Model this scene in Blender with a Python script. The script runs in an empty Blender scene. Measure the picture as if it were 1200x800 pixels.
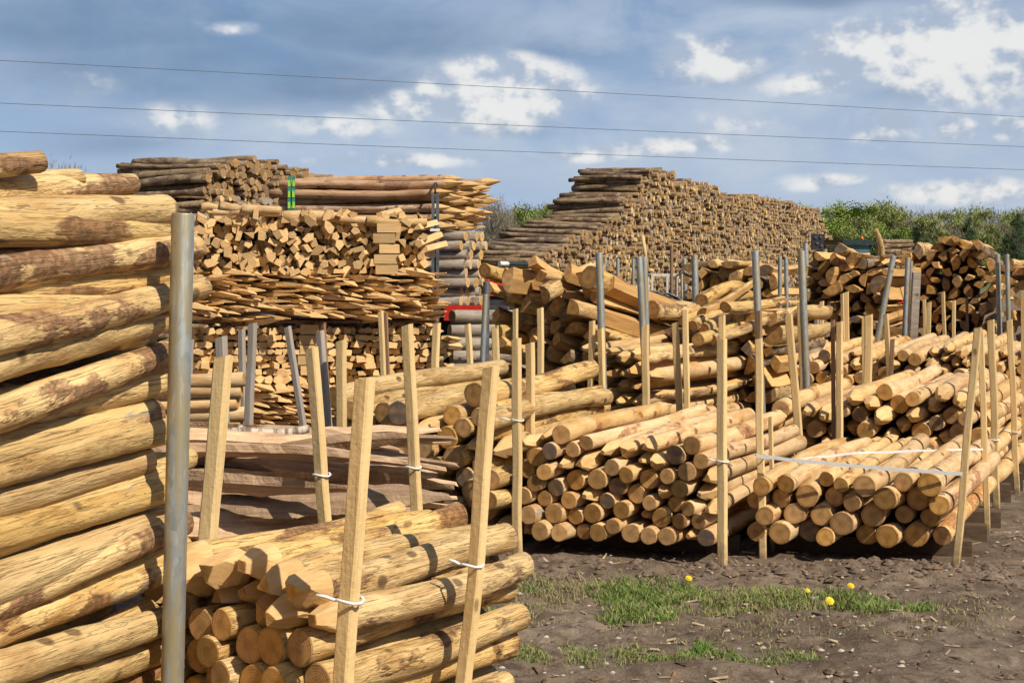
import bpy, math, random
from mathutils import Vector, Matrix, noise
R = math.radians
rng = random.Random(7)
S = bpy.context.scene
C = S.collection
F, HOR, CH = 1667.0, 310.0, 1.55

def P(px, py, d):
    return Vector(((px-600)*d/F, d, CH-(py-HOR)*d/F))

# ------------------------------------------------------------------ names
ORD = ['', 'first', 'second', 'third', 'fourth', 'fifth', 'sixth', 'seventh', 'eighth', 'ninth', 'tenth',
       'eleventh', 'twelfth', 'thirteenth', 'fourteenth', 'fifteenth', 'sixteenth', 'seventeenth', 'eighteenth',
       'nineteenth', 'twentieth']
TENS = {2: 'twenty', 3: 'thirty', 4: 'forty', 5: 'fifty', 6: 'sixty', 7: 'seventy', 8: 'eighty'}
def ordn(n):
    if n <= 20: return ORD[n]
    if n % 10 == 0: return {30: 'thirtieth', 40: 'fortieth', 50: 'fiftieth', 60: 'sixtieth', 70: 'seventieth', 80: 'eightieth'}.get(n, 'last')
    return TENS[n//10] + '-' + ORD[n % 10]

def tag(o, label=None, cat=None, group=None, kind=None):
    if label: o['label'] = label
    if cat: o['category'] = cat
    if group: o['group'] = group
    if kind: o['kind'] = kind
    return o

def link(name, me, parent=None, loc=None):
    o = bpy.data.objects.new(name, me); C.objects.link(o)
    if parent is not None: o.parent = parent
    if loc is not None: o.location = loc
    return o

def empty(name, loc=(0, 0, 0), rz=0):
    o = bpy.data.objects.new(name, None); C.objects.link(o)
    o.location = loc; o.rotation_euler.z = rz; o.empty_display_size = .1
    return o

# ------------------------------------------------------------------ mesh builder
class MB:
    def __init__(s): s.v = []; s.f = []; s.m = []; s.sm = []
    def add(s, vs, fs, mat=0, smooth=False):
        b = len(s.v); s.v += [tuple(v) for v in vs]
        for f in fs:
            s.f.append(tuple(i+b for i in f)); s.m.append(mat); s.sm.append(smooth)
    def box(s, c, h, mat=0, M=None):
        vs = [Vector((c[0]+a*h[0], c[1]+b*h[1], c[2]+d*h[2])) for a in (-1, 1) for b in (-1, 1) for d in (-1, 1)]
        if M: vs = [M @ v for v in vs]
        s.add(vs, [(0, 1, 3, 2), (4, 6, 7, 5), (0, 4, 5, 1), (2, 3, 7, 6), (0, 2, 6, 4), (1, 5, 7, 3)], mat)
    def tube(s, pts, rad, n=8, mat=0, smooth=True, cap=True):
        pts = [Vector(p) for p in pts]; rs = rad if isinstance(rad, (list, tuple)) else [rad]*len(pts)
        vs = []; up0 = Vector((0, 0, 1))
        for i, p in enumerate(pts):
            t = (pts[min(i+1, len(pts)-1)]-pts[max(i-1, 0)]).normalized()
            up = up0 if abs(t.z) < .9 else Vector((1, 0, 0))
            a = t.cross(up).normalized(); b = t.cross(a)
            for k in range(n):
                q = 2*math.pi*k/n
                vs.append(p+(a*math.cos(q)+b*math.sin(q))*rs[i])
        fs = []
        for i in range(len(pts)-1):
            for k in range(n):
                k2 = (k+1) % n
                fs.append((i*n+k, i*n+k2, (i+1)*n+k2, (i+1)*n+k))
        s.add(vs, fs, mat, smooth)
        if cap:
            b = len(s.v)-len(vs)
            s.f.append(tuple(b+k for k in reversed(range(n)))); s.m.append(mat); s.sm.append(False)
            s.f.append(tuple(b+(len(pts)-1)*n+k for k in range(n))); s.m.append(mat); s.sm.append(False)
    def mesh(s, name, mats):
        me = bpy.data.meshes.new(name); me.from_pydata(s.v, [], s.f)
        for m in mats: me.materials.append(m)
        me.polygons.foreach_set('material_index', s.m)
        me.polygons.foreach_set('use_smooth', s.sm)
        me.update(); return me
    def build(s, name, mats, parent=None, loc=None):
        return link(name, s.mesh(name, mats if isinstance(mats, list) else [mats]), parent, loc)

# ------------------------------------------------------------------ materials
class NT:
    def __init__(s, nt): s.nt = nt; nt.nodes.clear()
    def n(s, t, **kw):
        nd = s.nt.nodes.new(t)
        for k, v in kw.items():
            if k.startswith('_'): setattr(nd, k[1:], v)
        return nd
    def set(s, sock, v):
        if hasattr(v, 'is_output') or isinstance(v, bpy.types.NodeSocket): s.nt.links.new(v, sock)
        elif isinstance(v, (tuple, list)) and len(v) == 3 and sock.type == 'RGBA': sock.default_value = (*v, 1)
        else: sock.default_value = v
    def math(s, op, a, b=0.0, c=0.0, clamp=False):
        nd = s.n('ShaderNodeMath'); nd.operation = op; nd.use_clamp = clamp
        s.set(nd.inputs[0], a); s.set(nd.inputs[1], b); s.set(nd.inputs[2], c); return nd.outputs[0]
    def mix(s, f, a, b, mode='MIX'):
        nd = s.n('ShaderNodeMix'); nd.data_type = 'RGBA'; nd.blend_type = mode
        s.set(nd.inputs[0], f); s.set(nd.inputs[6], a); s.set(nd.inputs[7], b); return nd.outputs[2]
    def noise(s, vec, scale, detail=4, rough=.55, dist=0):
        nd = s.n('ShaderNodeTexNoise'); s.set(nd.inputs['Vector'], vec)
        nd.inputs['Scale'].default_value = scale; nd.inputs['Detail'].default_value = detail
        nd.inputs['Roughness'].default_value = rough; nd.inputs['Distortion'].default_value = dist
        return nd.outputs['Fac']
    def ramp(s, f, lo, hi, a=0.0, b=1.0):
        nd = s.n('ShaderNodeMapRange'); nd.interpolation_type = 'SMOOTHSTEP'
        s.set(nd.inputs[0], f)
        for i, v in ((1, lo), (2, hi), (3, a), (4, b)): nd.inputs[i].default_value = v
        return nd.outputs[0]
    def map(s, vec, scale=(1, 1, 1), loc=None):
        nd = s.n('ShaderNodeMapping'); s.set(nd.inputs[0], vec); nd.inputs['Scale'].default_value = scale
        if loc is not None: s.set(nd.inputs['Location'], loc)
        return nd.outputs[0]

def material(name):
    m = bpy.data.materials.new(name); m.use_nodes = True
    t = NT(m.node_tree)
    out = t.n('ShaderNodeOutputMaterial'); b = t.n('ShaderNodeBsdfPrincipled')
    m.node_tree.links.new(b.outputs[0], out.inputs[0])
    t.b = b
    return m, t

def finish(t, col, rough=.8, bump=None, bs=.4, bd=.01, spec=.3, metal=0):
    b = t.b
    t.set(b.inputs['Base Color'], col); t.set(b.inputs['Roughness'], rough)
    b.inputs['Specular IOR Level'].default_value = spec; b.inputs['Metallic'].default_value = metal
    if bump is not None:
        n = t.n('ShaderNodeBump'); n.inputs['Strength'].default_value = bs; n.inputs['Distance'].default_value = bd
        t.set(n.inputs['Height'], bump); t.set(b.inputs['Normal'], n.outputs[0])

def objvec(t, per_object=True):
    tc = t.n('ShaderNodeTexCoord'); oi = t.n('ShaderNodeObjectInfo')
    if not per_object: return tc.outputs['Object'], oi.outputs['Random']
    sc = t.n('ShaderNodeVectorMath'); sc.operation = 'SCALE'
    sc.inputs[0].default_value = (37, 53, 71); t.set(sc.inputs['Scale'], oi.outputs['Random'])
    ad = t.n('ShaderNodeVectorMath'); ad.operation = 'ADD'
    t.set(ad.inputs[0], tc.outputs['Object']); t.set(ad.inputs[1], sc.outputs[0])
    return ad.outputs[0], oi.outputs['Random']

def wood_side(name, c1, c2, patch, patch_amt=.60, grey=(.3, .27, .24), fine=1.0, bs=.5, satvar=.25):
    """peeled or barked long side of a log; local X is the length"""
    m, t = material(name); v, rnd = objvec(t)
    st = t.noise(t.map(v, (3, 22, 22)), 1.6*fine, 4, .65)          # streaks along the grain
    bl = t.noise(t.map(v, (1.5, 4, 4)), 2.6*fine, 4, .6, .6)      # soft blotches
    pt = t.noise(t.map(v, (1.0, 2.2, 2.2)), 3.0*fine, 5, .6, .3) # bark remnants
    col = t.mix(t.ramp(st, .15, .80), c1, c2)
    col = t.mix(t.ramp(bl, .44, .66, 0, .75), col, tuple(x*y for x, y in zip(c1, (.82, .72, .58))))
    pr = t.math('ADD', pt, t.math('MULTIPLY', t.math('SUBTRACT', rnd, .5), .17))
    pf = t.ramp(pr, patch_amt, patch_amt+.06)
    pc = t.mix(t.ramp(t.noise(v, 45*fine, 3), .4, .6), patch, tuple(min(1, x*2.2+.02) for x in patch))
    col = t.mix(t.math('MULTIPLY', pf, .85), col, pc)
    gr = t.ramp(t.noise(t.map(v, (1.2, 3, 3), (9, 4, 2)), 3.3*fine, 5, .65), .64, .72, 0, .8)
    col = t.mix(gr, col, grey)
    ck = t.noise(t.map(v, (1.6, 44, 44), (2, 8, 1)), 1.5*fine, 3, .6, .3)
    col = t.mix(t.ramp(t.math('ABSOLUTE', t.math('SUBTRACT', ck, .5)), 0, .010, .22, 0), col, tuple(x*.45 for x in c1))
    # knots
    vo = t.n('ShaderNodeTexVoronoi'); t.set(vo.inputs['Vector'], t.map(v, (1, 1.2, 1.2))); vo.inputs['Scale'].default_value = 5.5*fine
    kn = t.ramp(vo.outputs['Distance'], .10, .17, .75, 0)
    col = t.mix(kn, col, tuple(x*.55 for x in patch))
    hs = t.n('ShaderNodeHueSaturation'); t.set(hs.inputs['Color'], col)
    t.set(hs.inputs['Value'], t.math('ADD', .84, t.math('MULTIPLY', rnd, .3)))
    r2 = t.math('FRACT', t.math('MULTIPLY', rnd, 7.31))
    t.set(hs.inputs['Saturation'], t.math('ADD', .90, t.math('MULTIPLY', r2, .16)))
    h = t.math('ADD', t.math('MULTIPLY', st, .5), t.math('MULTIPLY', pf, .35))
    h = t.math('ADD', h, t.math('MULTIPLY', t.noise(t.map(v, (16, 32, 32)), 2.0*fine, 4, .7), .34))
    h = t.math('ADD', h, t.math('MULTIPLY', bl, .8)); h = t.math('ADD', h, t.ramp(t.math('ABSOLUTE', t.math('SUBTRACT', ck, .5)), 0, .022, -.22, 0))
    finish(t, hs.outputs[0], .78, h, bs, .012)
    return m

def wood_end(name, c1, c2, dark_share=.12, scale=1.0, cells=False):
    m, t = material(name); v, rnd = objvec(t, False)
    sp = t.n('ShaderNodeSeparateXYZ'); t.set(sp.inputs[0], v)
    rr = t.math('SQRT', t.math('ADD', t.math('MULTIPLY', sp.outputs[1], sp.outputs[1]), t.math('MULTIPLY', sp.outputs[2], sp.outputs[2])))
    nz = t.noise(v, 14*scale, 3)
    ring = t.math('SINE', t.math('MULTIPLY', t.math('ADD', rr, t.math('MULTIPLY', nz, .018)), 720*scale))
    rf = t.math('MULTIPLY', t.math('ADD', ring, 1), .16)
    col = t.mix(rf, c1, c2)
    col = t.mix(t.ramp(t.noise(v, 22*scale, 4, .7), .45, .7, 0, .5), col, tuple(x*.6 for x in c2))
    heart = t.ramp(rr, .012, .03, .35, 0)
    col = t.mix(heart, col, tuple(x*.55 for x in c2))
    col = t.mix(t.ramp(t.math('ADD', rr, t.math('MULTIPLY', nz, .012)), .050, .062, 0, .45), col, tuple(x*.45 for x in c2))
    col = t.mix(t.ramp(t.noise(t.map(v, (1, 1, 1), (3, 3, 3)), 9*scale, 4, .7), .52, .68, 0, .55), col, (.30, .22, .15))
    # radial crack
    at = t.math('ARCTAN2', sp.outputs[1], sp.outputs[2])
    an = t.math('ADD', at, t.math('MULTIPLY', nz, .5))
    cr = t.ramp(t.math('ABSOLUTE', t.math('SINE', t.math('ADD', t.math('MULTIPLY', an, 1.5), t.math('MULTIPLY', rnd, 20)))), .0, .05, .65, 0)
    cr = t.math('MULTIPLY', cr, t.math('GREATER_THAN', t.math('FRACT', t.math('MULTIPLY', rnd, 5.7)), .5))
    col = t.mix(cr, col, (.06, .035, .02))
    r3 = t.math('FRACT', t.math('MULTIPLY', rnd, 13.7))
    hs = t.n('ShaderNodeHueSaturation'); t.set(hs.inputs['Color'], col)
    t.set(hs.inputs['Value'], t.math('ADD', .52, t.math('MULTIPLY', r3, .50)))
    t.set(hs.inputs['Saturation'], t.math('ADD', .90, t.math('MULTIPLY', t.math('FRACT', t.math('MULTIPLY', rnd, 3.3)), .14)))
    dk = t.math('MULTIPLY', t.math('GREATER_THAN', t.math('FRACT', t.math('MULTIPLY', rnd, 23.1)), 1-dark_share),
                t.ramp(t.noise(v, 16, 3), .3, .6, .35, .85))
    col = t.mix(dk, hs.outputs[0], (.13, .11, .10))
    if cells:
        vo = t.n('ShaderNodeTexVoronoi'); t.set(vo.inputs['Vector'], v); vo.inputs['Scale'].default_value = 7
        sc_ = t.n('ShaderNodeSeparateColor'); t.set(sc_.inputs[0], vo.outputs['Color'])
        col = t.mix(t.ramp(sc_.outputs[0], .35, .95, 0, .8), col, (.17, .10, .05))
        col = t.mix(t.ramp(sc_.outputs[1], .7, .75, 0, .7), col, (.80, .58, .28))
    finish(t, col, .85, t.math('ADD', t.noise(v, 90*scale, 4, .7), rf), .35, .004, .2)
    return m

def wood_plain(name, c1, c2, axis=2, fine=1.0, dirt=(.30, .22, .13), knots=True, rv=.25, bs=.3, mud=False):
    m, t = material(name); v, rnd = objvec(t)
    sc = [26, 26, 26]; sc[axis] = 1.4
    g = t.noise(t.map(v, tuple(sc)), 2.2*fine, 5, .62, .4)
    col = t.mix(t.ramp(g, .3, .7), c1, c2)
    col = t.mix(t.ramp(t.noise(v, 3.5*fine, 5, .65, .5), .56, .78, 0, .55), col, dirt)
    if knots:
        vo = t.n('ShaderNodeTexVoronoi'); sc2 = [1, 1, 1]; sc2[axis] = .55
        t.set(vo.inputs['Vector'], t.map(v, tuple(sc2))); vo.inputs['Scale'].default_value = 7*fine
        col = t.mix(t.ramp(vo.outputs['Distance'], .05, .10, .8, 0), col, tuple(x*.4 for x in dirt))
    if mud:
        ob = objvec(t, False)[0]; sz = t.n('ShaderNodeSeparateXYZ'); t.set(sz.inputs[0], ob)
        mz = t.math('ADD', sz.outputs[2], t.math('MULTIPLY', t.noise(ob, 14, 5, .7), -.35))
        col = t.mix(t.ramp(mz, -.14, .05, .85, 0), col, (.16, .11, .075))
        col = t.mix(t.ramp(t.noise(t.map(v, (1, 1, .5)), 8, 6, .75), .60, .70, 0, .45), col, (.33, .25, .15))
        col = t.mix(t.ramp(t.math('SINE', t.math('MULTIPLY', sz.outputs[2], 900)), .2, 1, 0, .07), col, (.35, .25, .12))
    hs = t.n('ShaderNodeHueSaturation'); t.set(hs.inputs['Color'], col)
    t.set(hs.inputs['Value'], t.math('ADD', 1-rv*.6, t.math('MULTIPLY', rnd, rv)))
    finish(t, hs.outputs[0], .75, t.math('ADD', g, t.noise(v, 60, 3)), bs, .004, .25)
    return m

def plain(name, c, rough=.6, metal=0, var=.2, scale=6, spec=.4, bs=.15):
    m, t = material(name); v, rnd = objvec(t)
    n = t.noise(v, scale, 5, .65)
    col = t.mix(t.ramp(n, .3, .7), tuple(x*(1-var) for x in c), tuple(min(1, x*(1+var)) for x in c))
    finish(t, col, t.math('ADD', rough-.1, t.math('MULTIPLY', n, .2)), t.noise(v, scale*9, 3), bs, .003, spec, metal)
    return m

M = {}
M['peeled'] = wood_side('peeled wood', (.56, .345, .145), (.73, .51, .265), (.20, .085, .03), .60)
M['peeled_big'] = wood_side('peeled chestnut wood', (.52, .32, .115), (.74, .52, .215), (.12, .052, .02), .565, bs=1.0)
M['bark'] = wood_side('barked wood', (.22, .145, .080), (.40, .30, .185), (.07, .04, .025), .50, (.36, .34, .29), bs=1.0)
M['greybark'] = wood_side('grey bark', (.29, .24, .19), (.42, .36, .30), (.13, .09, .06), .56, (.42, .40, .37), bs=.7)
M['end'] = wood_end('sawn log end', (.70, .385, .125), (.56, .275, .075), .10)
M['cut'] = wood_plain('hewn point wood', (.70, .465, .22), (.60, .37, .145), 0, .8, (.45, .28, .12), False, .25)
M['split'] = wood_plain('cleft wood', (.68, .42, .17), (.52, .28, .095), 0, 1.0, (.30, .14, .05), False, .4, .7)
M['rail'] = wood_plain('weathered cleft rail', (.64, .44, .275), (.40, .25, .145), 0, 1.1, (.20, .11, .06), False, .75, 1.0)
M['farend'] = wood_end('far log end', (.80, .50, .20), (.58, .33, .12), .15, 1.0, True)
M['stake'] = wood_plain('sawn stake', (.78, .57, .285), (.68, .47, .21), 2, 1.0, (.50, .32, .13), True, .26, .5, True)
M['oldstake'] = wood_plain('weathered stake', (.40, .35, .30), (.30, .26, .22), 2, 1.0, (.20, .15, .11), True, .2)
M['brownstake'] = wood_plain('brown stake', (.30, .18, .10), (.22, .13, .07), 2, 1.0, (.12, .07, .04), True, .2)
M['bearer'] = wood_plain('dark bearer wood', (.12, .08, .05), (.08, .05, .03), 0, 1.0, (.05, .03, .02), True, .2)
M['peg'] = wood_plain('pale peg wood', (.72, .49, .24), (.58, .36, .15), 0, 1.2, (.40, .22, .09), False, .5, .4)
M['white'] = plain('white strap plastic', (.78, .77, .74), .45, 0, .06, 30)
M['black'] = plain('black painted metal', (.035, .035, .04), .5, 0, .3, 8)
M['dark'] = plain('dark grey steel', (.12, .13, .15), .5, .3, .3, 12)
M['red'] = plain('red paint', (.70, .045, .03), .4, 0, .12, 8)
M['greenstrap'] = plain('lime webbing', (.35, .62, .06), .7, 0, .15, 20)
M['teal'] = plain('teal webbing', (.03, .22, .17), .7, 0, .3, 20)
M['tractor'] = plain('dark green paint', (.022, .04, .042), .35, 0, .2, 4)
M['rubber'] = plain('tyre rubber', (.03, .03, .03), .8, 0, .2, 14)
M['glass'] = plain('cab glass', (.06, .13, .14), .12, 0, .2, 2, .8)
M['orange'] = plain('orange lens', (.8, .2, .02), .3, 0, .1, 4)
M['whitepaint'] = plain('chipped white paint', (.62, .58, .52), .6, 0, .15, 20)
M['cable'] = plain('cable metal', (.10, .11, .13), .6, .2, .1, 4)
M['petal'] = plain('yellow petals', (.85, .62, .01), .6, 0, .12, 60)
M['stem'] = plain('plant stem', (.10, .17, .04), .7, 0, .2, 60)
M['twig'] = plain('dry twig', (.10, .06, .04), .8, 0, .2, 30)

def galv():
    m, t = material('galvanised steel'); v, rnd = objvec(t)
    vo = t.n('ShaderNodeTexVoronoi'); t.set(vo.inputs['Vector'], t.map(v, (1, 1, .5))); vo.inputs['Scale'].default_value = 55
    sp = t.n('ShaderNodeSeparateColor'); t.set(sp.inputs[0], vo.outputs['Color'])
    st = t.noise(t.map(v, (14, 14, 1.2)), 2.6, 5, .65, .5)
    col = t.mix(sp.outputs[0], (.27, .31, .34), (.40, .44, .46))
    col = t.mix(t.ramp(st, .40, .60, 0, .9), col, (.36, .30, .17))
    col = t.mix(t.ramp(t.noise(t.map(v, (30, 30, 3)), 2, 4, .7), .58, .70, 0, .6), col, (.52, .54, .53))
    col = t.mix(t.ramp(t.noise(t.map(v, (1, 1, .6)), 17, 5, .7), .63, .70, 0, .85), col, (.16, .10, .06))
    finish(t, col, t.math('ADD', .42, t.math('MULTIPLY', st, .3)), t.noise(v, 70, 4), .15, .002, .5, .55)
    return m
M['galv'] = galv()

def birch():
    m, t = material('birch bark'); v, rnd = objvec(t)
    n = t.noise(t.map(v, (14, 3, 3)), 2.5, 5, .7)
    col = t.mix(t.ramp(n, .42, .58), (.55, .47, .37), (.17, .12, .09))
    finish(t, col, .7, n, .6, .01)
    return m
M['birch'] = birch()

# ------------------------------------------------------------------ log meshes (local +X is the length, origin at the near end's centre)
def log_mesh(name, L, r0, r1, near='flat', far='flat', bend=.03, rough=.05, seg=16, rings=14, seed=0, mats=None, tip=.22, facets=4, blunt=.15):
    rg = random.Random(seed*131+7); off = Vector((rg.uniform(0, 50), rg.uniform(0, 50), rg.uniform(0, 50)))
    ba = rg.uniform(0, 6.28); b2 = rg.uniform(-.4, .4)*bend; rot = rg.uniform(0, 6.28)
    kn = [(rg.uniform(.1, .9)*L, rg.uniform(0, 6.28), rg.uniform(.05, .16)) for _ in range(max(2, int(L*3)))]
    xs = set(L*i/(rings-1) for i in range(rings))
    def tips(a, sgn):
        return [a+sgn*tip*q for q in (0, .25, .5, .75, 1.0)]
    if near == 'point': xs = set(x for x in xs if x > tip*1.05) | set(tips(0, 1))
    if far == 'point': xs = set(x for x in xs if x < L-tip*1.05) | set(tips(L, -1))
    xs = sorted(xs); n = len(xs)
    tl0, tl1 = math.tan(rg.uniform(-.16, .16)), math.tan(rg.uniform(-.16, .16))
    vs = []; tipring = []
    fo = [rg.uniform(.55, 1.2) for _ in range(facets)]
    for x in xs:
        u = x/L; r = r0+(r1-r0)*u
        cy = bend*math.sin(math.pi*u)*math.cos(ba)+b2*math.sin(2*math.pi*u)
        cz = bend*math.sin(math.pi*u)*math.sin(ba)-b2*math.sin(2*math.pi*u)
        lim = None
        if near == 'point' and x <= tip: lim = blunt+(1.08-blunt)*(x/tip)
        if far == 'point' and x >= L-tip: lim = blunt+(1.08-blunt)*((L-x)/tip)
        tipring.append(lim is not None)
        for k in range(seg):
            a = 2*math.pi*k/seg
            d = Vector((0, math.cos(a), math.sin(a)))
            q = 1+rough*2*noise.noise(Vector((x*3.2, d.y*.9, d.z*.9))+off)+rough*.9*noise.noise(Vector((x*14, d.y*2.5, d.z*2.5))+off)
            for kx, ka, kh in kn:
                da = (a-ka+math.pi) % (2*math.pi)-math.pi
                q += kh*math.exp(-((x-kx)/.035)**2-(da/.35)**2)
            rr = r*q
            if lim is not None:
                for j in range(facets):
                    g = math.cos(a-rot-2*math.pi*j/facets)
                    if g > .05: rr = min(rr, r*(lim*(1 if lim > 1 else fo[j]*(1-lim)+lim))/g)
            xx = x
            if x == 0 and near != 'point': xx += tl0*d.y*rr
            if x == L and far != 'point': xx += tl1*d.y*rr
            vs.append((xx, cy+d.y*rr, cz+d.z*rr))
    mb = MB(); fs = []; ft = []
    for i in range(n-1):
        for k in range(seg):
            k2 = (k+1) % seg; f = (i*seg+k, (i+1)*seg+k, (i+1)*seg+k2, i*seg+k2)
            (ft if tipring[i] and tipring[i+1] else fs).append(f)
    b = len(vs)
    for i, s in ((0, -1), (n-1, 1)):
        c = Vector((0, 0, 0))
        for k in range(seg): c += Vector(vs[i*seg+k])
        c /= seg
        for k in range(seg): vs.append(tuple(c+(Vector(vs[i*seg+k])-c)*.93+Vector((s*r0*.05, 0, 0))))
        vs.append(tuple(c+Vector((s*r0*.05, 0, 0))))
    cap = []
    for q, i, s in ((0, 0, -1), (1, n-1, 1)):
        b0 = b+q*(seg+1); ce = b0+seg
        for k in range(seg):
            k2 = (k+1) % seg
            if s < 0:
                cap.append((i*seg+k, i*seg+k2, b0+k2, b0+k)); cap.append((b0+k, b0+k2, ce))
            else:
                cap.append((i*seg+k2, i*seg+k, b0+k, b0+k2)); cap.append((b0+k2, b0+k, ce))
    mb.v = vs
    for F_, m_, s_ in ((fs, 0, True), (ft, 2, False), (cap, 1, False)):
        for f in F_: mb.f.append(f); mb.m.append(m_); mb.sm.append(s_)
    return mb.mesh(name, mats)

def split_mesh(name, L, r, ang, seed, mats, rings=9, taper=.9, flat=1.0, point=False, rough=.10, bend=.03):
    """cleft log: wedge of a round: arc keeps bark (slot 0), ends slot 1, split faces slot 2"""
    rg = random.Random(seed*17+3); off = Vector((rg.uniform(0, 50),)*3)
    na = max(4, int(ang/.38)); prof = [(math.cos(-ang/2+ang*i/na), math.sin(-ang/2+ang*i/na)) for i in range(na+1)]
    nf = 2
    c = (rg.uniform(-.1, .12), rg.uniform(-.08, .08))
    pts = list(prof); kinds = [0]*na
    for k in range(1, nf+1):
        f = k/nf
        pts.append((prof[-1][0]*(1-f)+c[0]*f, prof[-1][1]*(1-f)+c[1]*f)); kinds.append(2)
    for k in range(1, nf):
        f = k/nf
        pts.append((c[0]*(1-f)+prof[0][0]*f, c[1]*(1-f)+prof[0][1]*f)); kinds.append(2)
    kinds.append(2)
    m = len(pts); mx = sum(p[0] for p in pts)/m
    ba = rg.uniform(0, 6.28); tw = rg.uniform(-.25, .25)
    vs = []
    for i in range(rings):
        u = i/(rings-1); x = u*L; s = r*(1+(taper-1)*u)
        if point: s *= min(1, .35+u*L/.18) if u*L < .18 else 1
        ca, sa = math.cos(tw*u), math.sin(tw*u)
        for j, (py, pz) in enumerate(pts):
            q = 1+rough*2*noise.noise(Vector((x*4, py*1.2, pz*1.2))+off)
            y = (py-mx)*s*q; z = pz*s*q*flat
            vs.append((x, y*ca-z*sa+bend*math.sin(math.pi*u)*math.cos(ba), y*sa+z*ca+bend*math.sin(math.pi*u)*math.sin(ba)))
    mb = MB(); mb.v = vs
    for i in range(rings-1):
        for j in range(m):
            j2 = (j+1) % m
            mb.f.append((i*m+j, (i+1)*m+j, (i+1)*m+j2, i*m+j2)); mb.m.append(kinds[j]); mb.sm.append(kinds[j] == 0)
    for i, s in ((0, -1), (rings-1, 1)):
        ce = len(mb.v); cc = Vector((0, 0, 0))
        for j in range(m): cc += Vector(mb.v[i*m+j])
        mb.v.append(tuple(cc/m))
        for j in range(m):
            j2 = (j+1) % m
            mb.f.append((i*m+j, i*m+j2, ce) if s < 0 else (i*m+j2, i*m+j, ce)); mb.m.append(1); mb.sm.append(False)
    return mb.mesh(name, mats)

def orient(o, p, d, roll=0, sc=(1, 1, 1)):
    d = Vector(d).normalized(); side = Vector((0, 0, 1)).cross(d)
    if side.length < 1e-3: side = Vector((0, 1, 0))
    side.normalize(); up = d.cross(side)
    m = Matrix((d, side, up)).transposed()
    m = m @ Matrix.Rotation(roll, 3, 'X')
    o.matrix_world = Matrix.Translation(p) @ m.to_4x4() @ Matrix.Diagonal((*sc, 1))
    o.rotation_mode = 'XYZ'
    return o

WOOD = [M['peeled'], M['end'], M['cut']]
WBIG = [M['peeled_big'], M['end'], M['cut']]
posts_flat = [log_mesh('round_post', 1.7, .054, .050, 'flat', rng.choice(['flat', 'point']), .022, .05, 14, 12, s, WOOD) for s in range(9)]
posts_point = [log_mesh('pointed_post', 1.7, .052, .054, 'point', 'flat', .022, .05, 16, 12, 40+s, WOOD, .14+.02*(s % 3), 4 if s % 3 else 3, .26) for s in range(8)]
BS = [M['bark'], M['farend'], M['split']]
PS = [M['peeled_big'], M['end'], M['split']]
split_logs = [split_mesh('split_log', 1.2, .085+.01*(s % 3), [3.1, 2.1, 1.65, 2.6][s % 4], s, [M['bark'] if s % 6 == 0 else M['peeled_big'], M['end'], M['split']], taper=.95) for s in range(12)]

# ------------------------------------------------------------------ packing of circles in a cross-section
def pack(width, rmin, rmax, top, zmin, rg, maxn=190):
    cs = []
    while len(cs) < maxn:
        r = rg.uniform(rmin, rmax); best = None
        cand = [(r, zmin+r), (width-r, zmin+r)]
        for (u, z, q) in cs:
            if z-q < zmin+r*2:
                dz = (zmin+r)-z; s = (q+r)**2-dz*dz
                if s > 0: cand += [(u+math.sqrt(s), zmin+r), (u-math.sqrt(s), zmin+r)]
            for wu in (r, width-r):
                s = (q+r)**2-(u-wu)**2
                if s > 0: cand.append((wu, z+math.sqrt(s)))
        hi = cs[-60:]
        for i, (u1, z1, q1) in enumerate(hi):
            for (u2, z2, q2) in hi[i+1:]:
                dx, dz = u2-u1, z2-z1; d = math.hypot(dx, dz)
                if d > q1+q2+2*r or d < 1e-6: continue
                a, b = q1+r, q2+r; x = (a*a-b*b+d*d)/(2*d); h2 = a*a-x*x
                if h2 < 0: continue
                h = math.sqrt(h2); sx, sz = -dz/d, dx/d
                if sz < 0: sx, sz = -sx, -sz
                cand.append((u1+dx/d*x+sx*h, z1+dz/d*x+sz*h))
        for (u, z) in cand:
            if u < r-1e-4 or u > width-r+1e-4 or z < zmin+r-1e-4 or z+r > top(u/width): continue
            if best and z >= best[1]: continue
            if all((u-a)**2+(z-b)**2 > (r+c)**2-1e-5 for a, b, c in cs): best = (u, z)
        if not best:
            r_ok = False
            break
        cs.append((*best, r))
    return cs

def rows(cs, step):
    """row number and place in the row for each circle"""
    zs = min(c[1] for c in cs); res = [None]*len(cs); by = {}
    for i, c in enumerate(cs): by.setdefault(int(round((c[1]-zs)/step)), []).append(i)
    for q, k in enumerate(sorted(by)):
        for j, i in enumerate(sorted(by[k], key=lambda i: cs[i][0])): res[i] = (q+1, j+1)
    return res

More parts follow.
